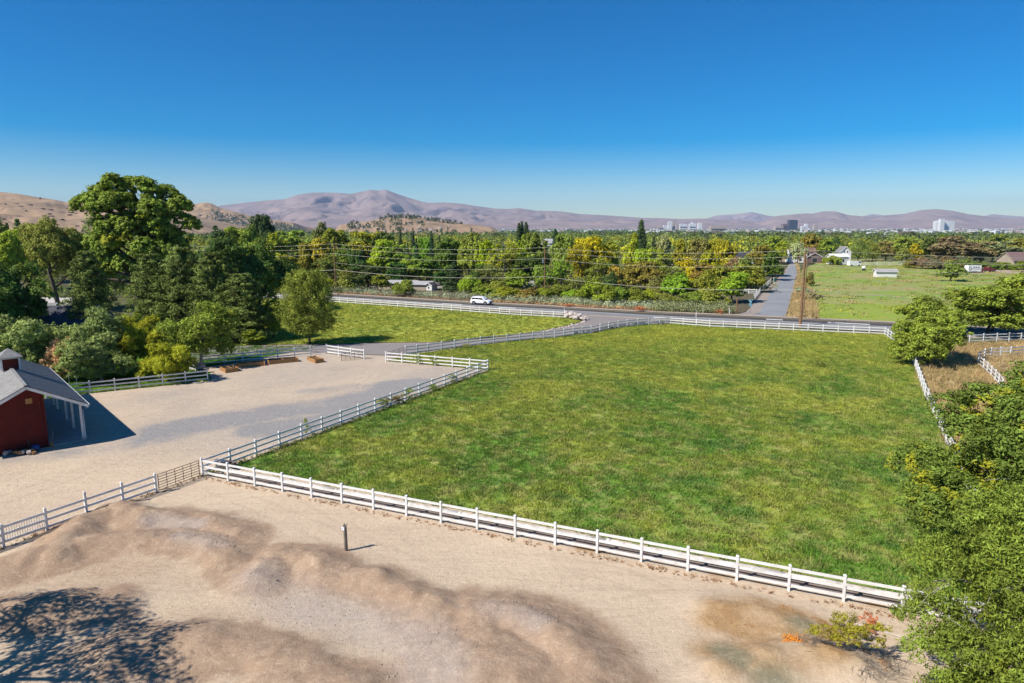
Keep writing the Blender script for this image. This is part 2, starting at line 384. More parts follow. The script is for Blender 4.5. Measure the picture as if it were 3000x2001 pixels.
# driveway
d_up = [gp(*p) for p in [(1722, 936), (1700, 947), (1664, 956), (1600, 969), (1484, 988), (1380, 998), (1270, 1005), (1180, 1006), (1099, 1007), (992, 1011), (850, 1012), (671, 1016), (560, 1022)]]
d_lo = [gp(*p) for p in [(1950, 936), (1880, 952), (1790, 963), (1700, 977.5), (1562, 993.5), (1486, 1001), (1332, 1019), (1250, 1030), (1160, 1043), (1075, 1040), (905, 1030), (700, 1042), (560, 1060)]]
strip('driveway', xy(d_up), xy(d_lo), .062, DRIVE)
strip('driveway_edge', xy(offs(d_up, .35)), xy(offs(d_up, -.05)), .058, SHOULD)
sheet('driveway', [gp(1722, 936), gp(1690, 921.3), gp(1985, 939.5), gp(1955, 942), gp(1950, 936)], .066, DRIVE)
# side road running away to the houses
s_l = [gp(*p) for p in [(2195, 924.5), (2222, 918), (2240, 890), (2258, 857), (2281, 828), (2299, 809), (2311, 785), (2319, 768)]]
s_r = [gp(*p) for p in [(2310, 930.5), (2304, 922), (2316, 880), (2326, 845), (2333, 820), (2336.5, 800), (2333, 782), (2327, 768)]]
strip('side_road', xy(s_l), xy(s_r), .068, SIDER)
s_v = [gp(*p) for p in [(2150, 923), (2185, 915), (2205, 893), (2232, 858), (2262, 830), (2286, 809), (2305, 785), (2316, 768)]]
strip('gravel_verge', xy(s_v), xy(s_l), .064, M('verge_gravel', (.36, .30, .25), (.25, .21, .18), 1.5, .95))
# fields and lawns
left_field = xy([gp(*p) for p in [(560, 1016), (671, 1013), (850, 1009), (992, 1008), (1099, 1004), (1270, 1002), (1484, 985), (1600, 966), (1664, 953), (1700, 941), (1655, 932.5), (1494, 924), (1270, 907), (973, 886), (700, 872), (500, 862)]])
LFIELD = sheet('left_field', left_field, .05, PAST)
lawn_poly = xy([gp(*p) for p in [(-120, 1215), (232, 1155), (609, 1117), (615, 1092), (540, 1082), (640, 1070), (960, 1014), (671, 1015), (560, 1017), (300, 960), (-300, 960), (-500, 1100)]])
LAWNO = sheet('lawn', lawn_poly, .045, LAWN)
far_field = xy([gp(*p) for p in [(2395, 934), (2604, 943), (2800, 953), (3200, 975), (3400, 960), (3300, 800), (3000, 795), (2850, 783), (2700, 768), (2550, 757), (2400, 766), (2350, 790), (2345, 830), (2350, 900)]])
FMEAD = sheet('far_meadow', far_field, .03, MEADOW)
vergeR = xy([gp(*p) for p in [(2306, 929), (2400, 936), (2385, 860), (2345, 815), (2340, 775), (2329, 768), (2337, 800), (2333, 822), (2318, 880)]])
VERGE = sheet('dry_verge', vergeR, .055, DRY)
dryR = xy([RC, gp(2743.5, 1233.8), gp(2708.5, 1160.5), gp(2680, 1077.5), gp(2700, 1045), gp(2780, 1010), gp(3100, 1000), gp(3400, 1100), gp(3200, 1300), Vector((40, 30, 0))])
DRYF = sheet('dry_field', dryR, .04, DRY)
PADD = M('paddock_sand', (.42, .34, .27), (.33, .265, .21), .8, .95)
sheet('paddock', xy([gp(2872, 1062), gp(2870, 1052), gp(2905, 1047), gp(2935, 1045), gp(2965, 1043.5), gp(3020, 1039), gp(3300, 1035), gp(3300, 1140), gp(2950, 1140)]), .055, PADD)
sheet('forest_floor', xy([gp(*p) for p in [(-900, 905), (300, 829), (650, 844.5), (970, 860), (1377, 884.5), (1601, 895.5), (1912, 913), (2150, 921), (2185, 913), (2262, 829), (2305, 784), (2250, 771), (1500, 771), (500, 771), (-900, 790)]]), .02, M('forest_floor', (.13, .105, .06), (.085, .075, .04), .3, .95))
sheet('gravel_yard', xy([gp(*p) for p in [(1090, 842), (1300, 850), (1310, 824), (1100, 820)]]), .04, M('pale_gravel', (.34, .30, .26), (.26, .23, .2), .6, .95))

# dirt yard and arena: one height field with the heaped berms
ridges = [([(130, 1287), (200, 1205), (262, 1180), (330, 1196)], .62, 1.35), ([(20, 1308), (180, 1262), (300, 1247), (400, 1240), (470, 1250), (530, 1285)], .55, 1.3),
          ([(590, 1335), (640, 1287), (715, 1290), (770, 1322)], .62, 1.25), ([(770, 1325), (850, 1335), (930, 1372), (1040, 1412)], .5, 1.1),
          ([(1000, 1428), (1150, 1420), (1265, 1462), (1340, 1530), (1372, 1600)], .6, 1.6), ([(1080, 1480), (1180, 1560)], .58, 2.4), ([(280, 1505), (420, 1482), (560, 1500), (700, 1545)], .46, 1.4),
          ([(380, 1192), (470, 1202), (545, 1232)], .38, 1.3), ([(640, 1560), (800, 1600)], .4, 1.5), ([(0, 1420), (120, 1400), (240, 1390)], .42, 1.4),
          ([(1650, 1402), (1730, 1404), (1800, 1432)], .25, 1.3), ([(1660, 1545), (1760, 1520), (1880, 1512), (1950, 1535)], .45, 1.1)]
ridges = [(xy([g2(*p) for p in l]), h, wd) for l, h, wd in ridges]
def walk_(P):                                               # smooth a polyline (Catmull-Rom)
    o = []
    for i in range(len(P) - 1):
        a, b, c, d = P[max(i - 1, 0)], P[i], P[i + 1], P[min(i + 2, len(P) - 1)]
        for k in range(6):
            t = k / 6; o.append(.5 * ((2 * b) + (c - a) * t + (2 * a - 5 * b + 4 * c - d) * t * t + (3 * b - a - 3 * c + d) * t ** 3))
    return o + [P[-1]]
def dirt_h(x, y):
    z = np.zeros(np.shape(x)); nz = vnoise(x, y, 2.2, 3, 4); n1 = vnoise(x, y, .55, 5, 3)
    for l, h, wd in ridges:
        d = seg_dist(x, y, l); s = np.exp(-(d / wd) ** 2) * (.45 + 1.1 * nz)
        z = np.maximum(z, 1.05 * h * s)
    rough = np.clip(z / .25, 0, 1)
    return z + rough * ((n1 - .5) * .16 + (vnoise(x, y, .28, 41, 2) - .5) * .07) + (vnoise(x, y, 1.6, 9, 3) - .5) * .035 * np.clip(1 - seg_dist(x, y, [(A.x, A.y), (RC.x, RC.y)]) / -1e9, 0, 1)
ys = np.concatenate([np.arange(15, 46, .16), np.arange(46, 100, .45)]); xs = np.arange(-62, 29, .19)
X, Yg = np.meshgrid(xs, ys); Z = dirt_h(X, Yg)
flat = np.clip((seg_dist(X, Yg, [(A.x, A.y), (RC.x, RC.y)]) - .3) / 1.2, 0, 1); Z *= flat
Z = np.where(Yg < 47, Z, (vnoise(X, Yg, 2.5, 21, 3) - .5) * .03)
def msk(lines, wd, k=1.0, seed=1, nk=1.3):
    m_ = np.zeros(X.shape)
    for l in lines:
        d = seg_dist(X, Yg, xy([g2(*p) for p in l])); m_ = np.maximum(m_, np.clip(1.35 - d / wd, 0, 1))
    return np.clip(m_ * k * (1 - nk / 2 + nk * vnoise(X, Yg, 2.4, seed, 5)), 0, 1)
brown = np.zeros(X.shape)
for l, h, wd in ridges[:10]:
    brown = np.maximum(brown, np.exp(-(seg_dist(X, Yg, l) / (wd * 1.7)) ** 2))
brown = np.clip((brown * 1.7 * (.1 + 1.5 * vnoise(X, Yg, 1.9, 31, 6)) - .42) * 2.6, 0, 1)
broad = msk([[(0, 1420), (200, 1340), (420, 1230)], [(150, 1540), (400, 1480), (650, 1530)], [(1050, 1500), (1250, 1568)], [(550, 1300), (780, 1350)]], 3.2, .75, 71, 1.5); brown = np.maximum(brown, broad * .62)
grav = msk([[(600, 1345), (700, 1395), (850, 1435), (960, 1480), (1010, 1568)]], 1.5, 1.0, 4, 1.6) + msk([[(350, 1205), (450, 1212)], [(1130, 1420), (1230, 1450)], [(420, 1245), (500, 1262)]], .8, .9, 6, 1.6)
grey = msk([[(380, 990), (500, 968), (640, 945), (770, 930), (870, 905), (960, 880)], [(620, 985), (760, 965), (900, 925)]], 3.3, 1.0, 8, 1.3) + .6 * msk([[(0, 1052), (150, 1040), (300, 1022)], [(700, 900), (880, 880)]], 1.8, .8, 12, 1.4)
straw = msk([[(1660, 1405), (1740, 1400), (1820, 1425), (1880, 1450)], [(1680, 1545), (1800, 1525), (1900, 1515)], [(1700, 1450), (1780, 1470)], [(1640, 1430), (1760, 1440), (1850, 1480)], [(1640, 1500), (1740, 1500)]], 1.15, .95, 14, 1.7)
for l in ([(1430, 1265), (1480, 1268)], [(1640, 1318), (1700, 1325)], [(1740, 1332), (1800, 1340)], [(2000, 1385), (2045, 1390)], [(1330, 1258), (1390, 1265)]):
    straw = np.maximum(straw, msk([l], .35, 1.0, 17, 1.2))
moss = msk([[(1660, 1500), (1690, 1530)], [(1840, 1440), (1880, 1450)], [(1760, 1568), (1800, 1568)]], .8, .9, 19, 1.0)
track = np.zeros(X.shape)                                    # paired wheel ruts across the sand
tr_lines = [[(800, 1170), (900, 1240), (1000, 1330), (1150, 1370), (1350, 1400), (1600, 1370), (1850, 1400)], [(700, 1130), (860, 1220), (1100, 1300), (1400, 1330), (1700, 1365), (2000, 1450)], [(1130, 1310), (1180, 1350), (1240, 1340), (1260, 1300), (1200, 1280), (1140, 1300)], [(500, 1120), (620, 1170), (760, 1230), (900, 1320)], [(1000, 1250), (1200, 1280), (1450, 1330), (1640, 1460), (1560, 1568)], [(600, 1130), (480, 1150), (420, 1180)],
            [(0, 1150), (200, 1080), (400, 1000), (600, 940), (800, 890), (870, 830)], [(0, 1100), (250, 1060), (450, 1040), (440, 1080), (300, 1110)], [(300, 960), (500, 900), (700, 860), (850, 830)], [(250, 1010), (420, 960), (640, 930), (900, 850)]]
for l in tr_lines:
    P0 = [g2(*p) for p in l]; P1 = walk_(P0)
    for o_ in (-.75, .75):
        L_ = [(P1[i].x + (P1[min(i + 1, len(P1) - 1)] - P1[max(i - 1, 0)]).normalized().y * o_, P1[i].y - (P1[min(i + 1, len(P1) - 1)] - P1[max(i - 1, 0)]).normalized().x * o_) for i in range(len(P1))]
        track = np.maximum(track, np.clip(1.2 - seg_dist(X, Yg, L_) / .17, 0, 1) * np.clip(2.2 * vnoise(X, Yg, 3.0, 55, 3) - .55, 0, 1))
Z -= track * .022
grey = np.maximum(grey, np.clip((Yg - 49) / 8, 0, 1) * .42 * vnoise(X, Yg, 9, 77, 4) * 1.4)
inside = in_poly(X, Yg, pasture_poly) | in_poly(X, Yg, lawn_poly) | in_poly(X, Yg, left_field)
cut = inside & (seg_dist(X, Yg, pasture_poly + pasture_poly[:1]) > 1.2) & (seg_dist(X, Yg, lawn_poly + lawn_poly[:1]) > 1.2)
ny, nx = X.shape; idx = np.arange(nx * ny).reshape(ny, nx)
Fd = np.stack([idx[:-1, :-1], idx[:-1, 1:], idx[1:, 1:], idx[1:, :-1]], -1).reshape(-1, 4)
Fd = Fd[~cut[:-1, :-1].ravel()]
va = dict(brown=brown.ravel(), grav=np.clip(grav, 0, 1).ravel(), grey=np.clip(grey, 0, 1).ravel(), straw=straw.ravel(), moss=moss.ravel(), track=track.ravel())
tag(obj('dirt_yard', mesh_np('dirt_yard', np.stack([X, Yg, Z], -1).reshape(-1, 3), Fd, DIRT, smooth=True, vattr=va)), kind='structure')
def dz(x, y):
    i = min(max(np.searchsorted(ys, y), 0), ny - 1); j = min(max(np.searchsorted(xs, x), 0), nx - 1); return float(Z[i, j])
# loose stones on the berms
cand = np.argwhere((grav + brown * .35 > .35) & (Yg < 46)); pick = cand[rng.choice(len(cand), 2600)]
sx_, sy_, sz_ = X[pick[:, 0], pick[:, 1]] + rng.random(2600) * .16, Yg[pick[:, 0], pick[:, 1]] + rng.random(2600) * .13, Z[pick[:, 0], pick[:, 1]]
ico = np.array([(1, 0, 0), (-1, 0, 0), (0, 1, 0), (0, -1, 0), (0, 0, 1), (0, 0, -1)], float)
icf = np.array([(0, 2, 4), (2, 1, 4), (1, 3, 4), (3, 0, 4), (2, 0, 5), (1, 2, 5), (3, 1, 5), (0, 3, 5)])
ss = .010 + .036 * rng.random(2600) ** 5
sv = ico[None] * ss[:, None, None] * (.7 + .6 * rng.random((2600, 6, 3))) + np.stack([sx_, sy_, sz_ + ss * .4], -1)[:, None]
sf = icf[None] + (np.arange(2600) * 6)[:, None, None]
STONE = M('loose_stone', (.55, .46, .38), (.33, .26, .20), 3, .95)
tag(obj('loose_stones', mesh_np('loose_stones', sv.reshape(-1, 3), sf.reshape(-1, 3), STONE)), 'small loose stones strewn over the dirt berms', 'stones', None, 'stuff')

# grass: tufts scattered over the fields
def tuft(name, mat, n, h, spread, wd, seed, lean=.5):
    g = np.random.default_rng(seed); v = []; f = []
    for i in range(n):
        a = g.random() * 6.283; r = spread * math.sqrt(g.random()); x, y = r * math.cos(a), r * math.sin(a)
        hh = h * (.55 + .7 * g.random()); b = g.random() * 6.283; dx, dy = math.cos(b) * wd / 2, math.sin(b) * wd / 2
        la = g.random() * 6.283; lx, ly = math.cos(la) * hh * lean * g.random(), math.sin(la) * hh * lean * g.random(); k = len(v)
        v += [(x - dx, y - dy, -.02), (x + dx, y + dy, -.02), (x + dx * .8 + lx * .45, y + dy * .8 + ly * .45, hh * .6), (x - dx * .8 + lx * .45, y - dy * .8 + ly * .45, hh * .6),
              (x + dx * .15 + lx, y + dy * .15 + ly, hh), (x - dx * .15 + lx, y - dy * .15 + ly, hh)]
        f += [(k, k + 1, k + 2, k + 3), (k + 3, k + 2, k + 4, k + 5)]
    return bpy.data.objects.new(name, mesh_np(name, v, f, mat))
def scatter(target, name, label, tufts, density, smin, smax, seed):
    c = bpy.data.collections.new(name + '_source')
    for o in tufts: c.objects.link(o)
    ng = bpy.data.node_groups.new(name, 'GeometryNodeTree')
    ng.interface.new_socket('Geometry', in_out='INPUT', socket_type='NodeSocketGeometry')
    ng.interface.new_socket('Geometry', in_out='OUTPUT', socket_type='NodeSocketGeometry')
    L = ng.links; gi = ng.nodes.new('NodeGroupInput'); go = ng.nodes.new('NodeGroupOutput')
    dp = ng.nodes.new('GeometryNodeDistributePointsOnFaces'); dp.inputs['Density'].default_value = density; dp.inputs['Seed'].default_value = seed
    ci = ng.nodes.new('GeometryNodeCollectionInfo'); ci.inputs[0].default_value = c; ci.inputs[1].default_value = True; ci.inputs[2].default_value = True
    ip = ng.nodes.new('GeometryNodeInstanceOnPoints'); ip.inputs['Pick Instance'].default_value = True
    rv = ng.nodes.new('FunctionNodeRandomValue'); rv.data_type = 'FLOAT_VECTOR'; rv.inputs[0].default_value = (-.12, -.12, 0); rv.inputs[1].default_value = (.12, .12, 6.283)
    rs = ng.nodes.new('FunctionNodeRandomValue'); rs.data_type = 'FLOAT'; rs.inputs[2].default_value = smin; rs.inputs[3].default_value = smax
    L.new(gi.outputs[0], dp.inputs[0]); L.new(dp.outputs[0], ip.inputs['Points']); L.new(ci.outputs[0], ip.inputs['Instance'])
    L.new(rv.outputs[0], ip.inputs['Rotation']); L.new(rs.outputs[1], ip.inputs['Scale']); L.new(ip.outputs[0], go.inputs[0])
    o = obj(name, target.data.copy()); o.location = target.location
    md = o.modifiers.new('scatter', 'NODES'); md.node_group = ng
    return tag(o, label, 'grass', None, 'stuff')
scatter(PASTURE, 'pasture_grass', 'uneven green and straw coloured pasture grass inside the white fences', [tuft('tuft_a', BLADE, 26, .09, .36, .045, 1, 1.3), tuft('tuft_b', BLADE, 24, .13, .32, .04, 2, 1.2), tuft('tuft_c', BLADE, 30, .07, .38, .05, 3, 1.4), tuft('tuft_d', BLADE, 12, .24, .22, .025, 4, .9)], 10.0, .6, 1.5, 1)
scatter(LFIELD, 'field_grass', 'green grass of the field between driveway and road', [tuft('tuft_e', BLADE, 20, .12, .4, .06, 5, 1.2), tuft('tuft_f', BLADE, 16, .18, .35, .05, 6, 1.0)], 3.5, .8, 1.4, 2)
scatter(LAWNO, 'lawn_grass', 'bright mown lawn under the orchard trees', [tuft('tuft_g', LAWNB, 18, .10, .4, .05, 7, .9)], 5.0, .8, 1.3, 3)
scatter(DRYF, 'dry_grass', 'tan dry weeds between the right pasture fence and the paddock', [tuft('tuft_h', DRYB, 18, .45, .4, .03, 8, .9), tuft('tuft_i', DRYB, 22, .28, .45, .04, 9, 1.0)], 4.0, .7, 1.5, 4)
scatter(VERGE, 'verge_grass', 'tan dry grass beside the side road under the tall pole', [tuft('tuft_j', DRYB, 12, .5, .5, .06, 10, .9)], 2.0, .7, 1.5, 5)
scatter(FMEAD, 'meadow_grass', 'rough green and straw tussocks over the far meadow', [tuft('tuft_k', DRYB, 40, .22, 1.3, .13, 11, 1.2), tuft('tuft_l', BLADE, 44, .18, 1.5, .14, 12, 1.3), tuft('tuft_m', BLADE, 44, .14, 1.6, .15, 13, 1.4), tuft('tuft_n', BLADE, 30, .22, .9, .12, 14, 1.2)], .06, .5, 1.7, 6)

# ------------------------------------------------------------------ white rail fences
FH = 1.33
pm = MB().box(0, 0, .5 * FH - .1, .13, .13, FH + .2)
pm.add([(-.08, -.08, FH), (.08, -.08, FH), (.08, .08, FH), (-.08, .08, FH), (-.08, -.08, FH + .03), (.08, -.08, FH + .03), (.08, .08, FH + .03), (-.08, .08, FH + .03), (0, 0, FH + .09)],
       [(3, 2, 1, 0), (0, 1, 5, 4), (1, 2, 6, 5), (2, 3, 7, 6), (3, 0, 4, 7), (4, 5, 8), (5, 6, 8), (6, 7, 8), (7, 4, 8)])
POSTM = pm.mesh('fence_post', WHITE); RAILM = unit_box('fence_rail', WHITE); PICKM = unit_box('fence_picket', WHITE)
def walk(pts, step):
    out = []
    for a, b in zip(pts[:-1], pts[1:]):
        n = max(1, round((b - a).length / step)); out += [a.lerp(b, i / n) for i in range(n)]
    return out + [pts[-1]]
def fence(label, pts, step=2.44, group='white rail fences', zr=(.30, .74, 1.18), exact=False, first=True, last=True, h=1.0, pickets=0):
    P = pts if exact else walk(pts, step)
    r = thing('rail_fence', label, 'fence', P[0], 0, group); g = random.Random(len(label))
    for i, p in enumerate(P):
        if (i == 0 and not first) or (i == len(P) - 1 and not last): continue
        d = P[min(i + 1, len(P) - 1)] - P[max(i - 1, 0)]; a = math.atan2(d.y, d.x)
        q = p - P[0]; q.z = dz(p.x, p.y) if p.y < 46 and p.x < 28 else 0
        obj('post', POSTM, r, mat4=TRS(q, a, (1, 1, h), g.uniform(-.012, .012), g.uniform(-.012, .012)))
    for i in range(len(P) - 1):
        a, b = P[i], P[i + 1]; d = b - a; th = math.atan2(d.y, d.x); m = (a + b) / 2 - P[0]
        for z in zr:
            q = m.copy(); q.z = z * h + g.uniform(-.012, .012)
            obj('rail', RAILM, r, mat4=TRS(q, th, (d.length - .12, .045, .145), 0, g.uniform(-.004, .004)))
        if i < pickets:
            for k in range(17):
                q = a.lerp(b, (k + .8) / 17.6) - P[0]; q.z = .66
                obj('picket', PICKM, r, mat4=TRS(q, th, (.028, .02, .95)))
    return r
front = [gp(600 + x / 2.34, 900 + y / 2.34) for x, y in [(-14, 1160), (168, 1182), (366, 1228), (557, 1265), (757, 1300), (968, 1340), (1190, 1382), (1420, 1424), (1663, 1467), (1918, 1510), (2187, 1555)]]
fd = (RC - A); front = [A.lerp(RC, i / 20) for i in range(21)]
fence('long white fence across the near edge of the big pasture', front, exact=True)
fence('white fence running up the left side of the big pasture beside the arena', [A, B], first=False)
fence('short white fence at the arena end, two small bushes against it', [Cc, B], last=False)
fence('white fence curving along the driveway toward the road', drv, step=2.3)
fence('white fence along the near side of the road behind the tall pole', rdf, step=2.3, first=False)
fence('white fence seen end on down the right side of the big pasture', rightf, step=2.4, first=False, last=False)
G0 = gp(0 + 1072 / 2.34, 950 + 1155 / 2.34)
lowl = [gp(x / 2.34, 950 + y / 2.34) for x, y in [(1072, 1155), (873, 1225), (655, 1298), (400, 1398), (118, 1495)]]
dl = (lowl[-1] - lowl[0]).normalized(); lowl = [lowl[0] + dl * 2.3 * i for i in range(9)]

fl = fence('white fence at the lower left, pickets filling two of its bays', list(reversed(lowl)), exact=True, pickets=0)
for i in (3, 4):                                # picket infill of two bays
    a, b = lowl[i], lowl[i + 1]; d = b - a; th = math.atan2(d.y, d.x)
    for k in range(17):
        q = a.lerp(b, (k + .8) / 17.6) - fl.location; q.z = .68
        obj('picket', PICKM, fl, mat4=TRS(q, th, (.03, .022, .92)))
fence('white fence beside the red barn under the orchard trees', [gp(470 / 2.34 - 12, 950 + 492 / 2.34), gp(1425 / 2.34, 950 + 388 / 2.34)], step=2.3)
cL = gp(500 + 350 / 3.918, 940 + 515 / 3.918)
fence('white fence behind the four wooden garden beds', [cL, gp(500 + 620 / 3.918, 940 + 492 / 3.918), gp(500 + 1232 / 3.918, 940 + 432 / 3.918), gp(500 + 1792 / 3.918, 940 + 378 / 3.918)], step=2.4)
fence('short white fence holding the open pipe gate', [gp(500 + 1792 / 3.918, 940 + 378 / 3.918), gp(500 + 2222 / 3.918, 940 + 438 / 3.918)], step=2.2, first=False)
fence('stub of white fence beside the garden cart', [gp(500 + 225 / 3.918, 940 + 565 / 3.918), gp(500 + 290 / 3.918, 940 + 580 / 3.918)], step=1.5)
fence('white fence between the left field and the road', [gp(560, 862), gp(800, 874.5), gp(973, 886), gp(1270, 906.7), gp(1494, 923.8), gp(1654, 932.4)], step=2.4)
fence('white fence around the sand paddock at the right edge', [gp(2935, 1140), gp(2914, 1115.8), gp(2880, 1082), gp(2864, 1070), gp(2866, 1060), gp(2884, 1050.5), gp(2903, 1047), gp(2930, 1045), gp(2960, 1044), gp(2999, 1039), gp(3080, 1036)], step=2.2)
fence('white fence beside the side road near the street sign', [gp(2208, 880), gp(2223, 862), gp(2241, 845), gp(2258, 828)], step=2.6)
fence('white cross fence meeting the side road fence', [gp(2130, 858), gp(2170, 860), gp(2216, 862)], step=2.6)
fence('pale fence glimpsed under the two right trees', [gp(2840, 1004), gp(2920, 1001), gp(3060, 996)], step=2.4)

# ------------------------------------------------------------------ pipe gates
def pipe_gate(label, a, b, h=1.25, nb=6, nv=4, rails_r=.022):
    r = thing('pipe_gate', label, 'gate', a, 0, 'metal pipe gates'); d = b - a; L = d.length; u = d.normalized()
    def P(t, z): return u * (t * L) + Vector((0, 0, z))
    for s, t in ((0, .0), (1, 1.0)): MB().tube([P(t, .1), P(t, h)], rails_r * 1.25, 8).build('upright', RUST, r)
    for i in range(nb + 1): MB().tube([P(0, .12 + (h - .12) * i / nb), P(1, .12 + (h - .12) * i / nb)], rails_r, 6).build('bar', RUST, r)
    for i in range(1, nv + 1): MB().tube([P(i / (nv + 1), .12), P(i / (nv + 1), h)], rails_r * .9, 6).build('brace', RUST, r)
    MB().tube([P(1, h * .62), P(1, h * .62) + u * .14], .02, 6).build('latch', RUST, r)
    return r
pipe_gate('closed brown pipe gate between two white posts at the pasture corner', lowl[0] + Vector((.12, .14, 0)), A + Vector((-.12, -.22, 0)))
ga = gp(500 + 2222 / 3.918, 940 + 440 / 3.918); pipe_gate('open brown pipe gate swung into the arena', ga + Vector((-.1, -.2, 0)), gp(500 + 1962 / 3.918, 940 + 468 / 3.918), 1.2)
pipe_gate('dark pipe gate closing the gap beside the driveway', Cc + Vector((.25, .5, 0)), drv[0] + Vector((-.2, -.15, 0)), 1.2, 5, 2)

# ------------------------------------------------------------------ irrigation pipe and ditch along the near fence
u = (RC - A).normalized(); nrm = Vector((-u.y, u.x, 0))
if nrm.y < 0: nrm = -nrm
L = (RC - A).length
pts = [A + u * t + nrm * (1.15 + .05 * math.sin(t * 1.7)) + Vector((0, 0, .25)) for t in np.linspace(1.6, L - .5, 26)]
pr = thing('irrigation_pipe', 'dirty white irrigation pipe lying behind the long near fence', 'pipe', pts[0])
for i in range(0, 25, 5):
    MB().tube([p - pts[0] for p in pts[i:i + 6]], .13, 12).build('pipe_length', PLASTIC, pr, smooth=True)
    MB().tube([pts[i] - pts[0] - u * .12, pts[i] - pts[0] + u * .12], .15, 12).build('coupling', PLASTIC, pr, smooth=True)
DITCH = M('ditch_silt', (.30, .235, .19), (.19, .145, .115), 1.2, .95, bmp=.5)
strip('ditch', xy([A + u * 1.2 + nrm * .5, RC + nrm * .5]), xy([A + u * 1.6 + nrm * 1.85, RC + nrm * 1.85]), .026, DITCH)
# turnout box at the corner
q = gp(560 + 1280 / 11.75, 1320 + 640 / 11.75); bx = thing('irrigation_box', 'dark timber irrigation box with boards by the pasture corner', 'irrigation box', q, math.atan2(u.y, u.x))
MB().box(0, -.28, .28, 1.1, .05, .55).box(0, .28, .28, 1.1, .05, .55).box(-.53, 0, .28, .05, .51, .55).box(.53, 0, .28, .05, .51, .55).build('box_wall', GREYW, bx)
MB().box(-.6, 0, .58, 1.3, .35, .035).build('cover_board', STEEL, bx); MB().box(-1.0, -.1, .28, .06, .3, .55).build('prop', GREYW, bx)
MB().tube([(.2, 0, .5), (.2, 0, .8)], .03, 6).build('valve_stem', RED, bx)

# ------------------------------------------------------------------ weathered post with a small nest box
q = gp(1000 + 47 / 3.336, 1180 + 1452 / 3.336); st = thing('wooden_post', 'lone weathered timber post with a white plate and split top in the dirt', 'post', (q.x, q.y, dz(q.x, q.y) - .02), R(-30))
m = MB(); k = 8
m.tube([(0, 0, -.1), (.0, .0, .5), (-.015, .01, 1.0), (-.03, .01, 1.48)], [.105, .1, .098, .095], 7).build('timber', GREYW, st)
MB().tube([(-.05, 0, 1.42), (-.06, .0, 1.56), (-.04, 0, 1.63)], [.07, .06, .03], 6).build('knot_top', GREYW, st)
MB().bar((.05, 0, 1.45), (.17, .02, 1.68), .07, .02).build('splinter', GREYW, st)
pl = MB().box(-.06, -.11, 1.36, .2, .03, .17).build('plate', PAINTW, st); MB().tube([(-.06, -.128, 1.36), (-.06, -.13, 1.36)], .03, 8).build('hole', DARKM, pl)
MB().tube([(-.1, -.06, 1.25), (-.28, -.05, 1.24), (-.34, -.02, 1.3)], .008, 5).build('wire_hook', RUST, st)

# ------------------------------------------------------------------ red barn with porch
U = Vector((-.666, .746, 0)); Vv = Vector((.746, .666, 0)); O = gp(143, 1309)
BM = Matrix(((Vv.x, U.x, 0, O.x), (Vv.y, U.y, 0, O.y), (0, 0, 1, 0), (0, 0, 0, 1)))   # local x across, y into the barn, z up
barn = obj('red_barn', None); barn.matrix_world = BM; tag(barn, 'red board barn with grey shingle roof, cupola and white post porch', 'barn')
LEN = 19.2; XR = -1.1; ZR = 5.4; XE = 3.0; SL = .53; XL = -5.4; ZE = ZR - SL * (XE - XR)
def zr_(x): return ZR - SL * abs(x - XR)
TB = .10                                                             # wall top sits under the roof
bw = .26; x = XL; k = 0
while x < -.01:                                                       # vertical boards of the gable wall, each with a batten
    x1 = min(x + bw, 0.0); poly = [(x + .004, .02), (x1 - .004, .02), (x1 - .004, zr_(x1) - TB - .12), (x + .004, zr_(x) - TB - .12)]
    if x < XR < x1: poly.insert(3, (XR, ZR - TB - .12))
    MB().prism(poly, Matrix.Translation((0, .0 + .006 * (k % 3), 0)), .05).build('board', RED, barn)
    MB().box(x1 - .01, -.016, (zr_(x1) - TB - .15) / 2, .045, .03, zr_(x1) - TB - .2).build('batten', REDD, barn); x = x1; k += 1
y = .055
while y < LEN - .3:                                                   # side wall under the porch
    MB().box(-.025, y + .24, 2.2, .05, .47, 4.4).build('board', RED, barn); y += .48
MB().box(-2.7, LEN, 2.4, 5.4, .06, 4.6).box(XL, LEN / 2, 1.4, .06, LEN - .1, 2.8).build('rear_wall', RED, barn)
MB().box(-.02, -.03, 2.2, .12, .07, 4.35).build('corner_board', REDD, barn)
def roof_slab(x0, x1, th, mat, name):
    a = MB(); z0, z1 = zr_(x0), zr_(x1)
    a.add([(x0, -.45, z0), (x1, -.45, z1), (x1, LEN + .4, z1), (x0, LEN + .4, z0), (x0, -.45, z0 - th), (x1, -.45, z1 - th), (x1, LEN + .4, z1 - th), (x0, LEN + .4, z0 - th)],
          [(0, 1, 2, 3), (7, 6, 5, 4), (0, 4, 5, 1), (1, 5, 6, 2), (2, 6, 7, 3), (3, 7, 4, 0)]); return a.build(name, mat, barn)
roof_slab(XR, XE, .1, SHING, 'roof'); roof_slab(XL - .5, XR, .1, SHING, 'roof')
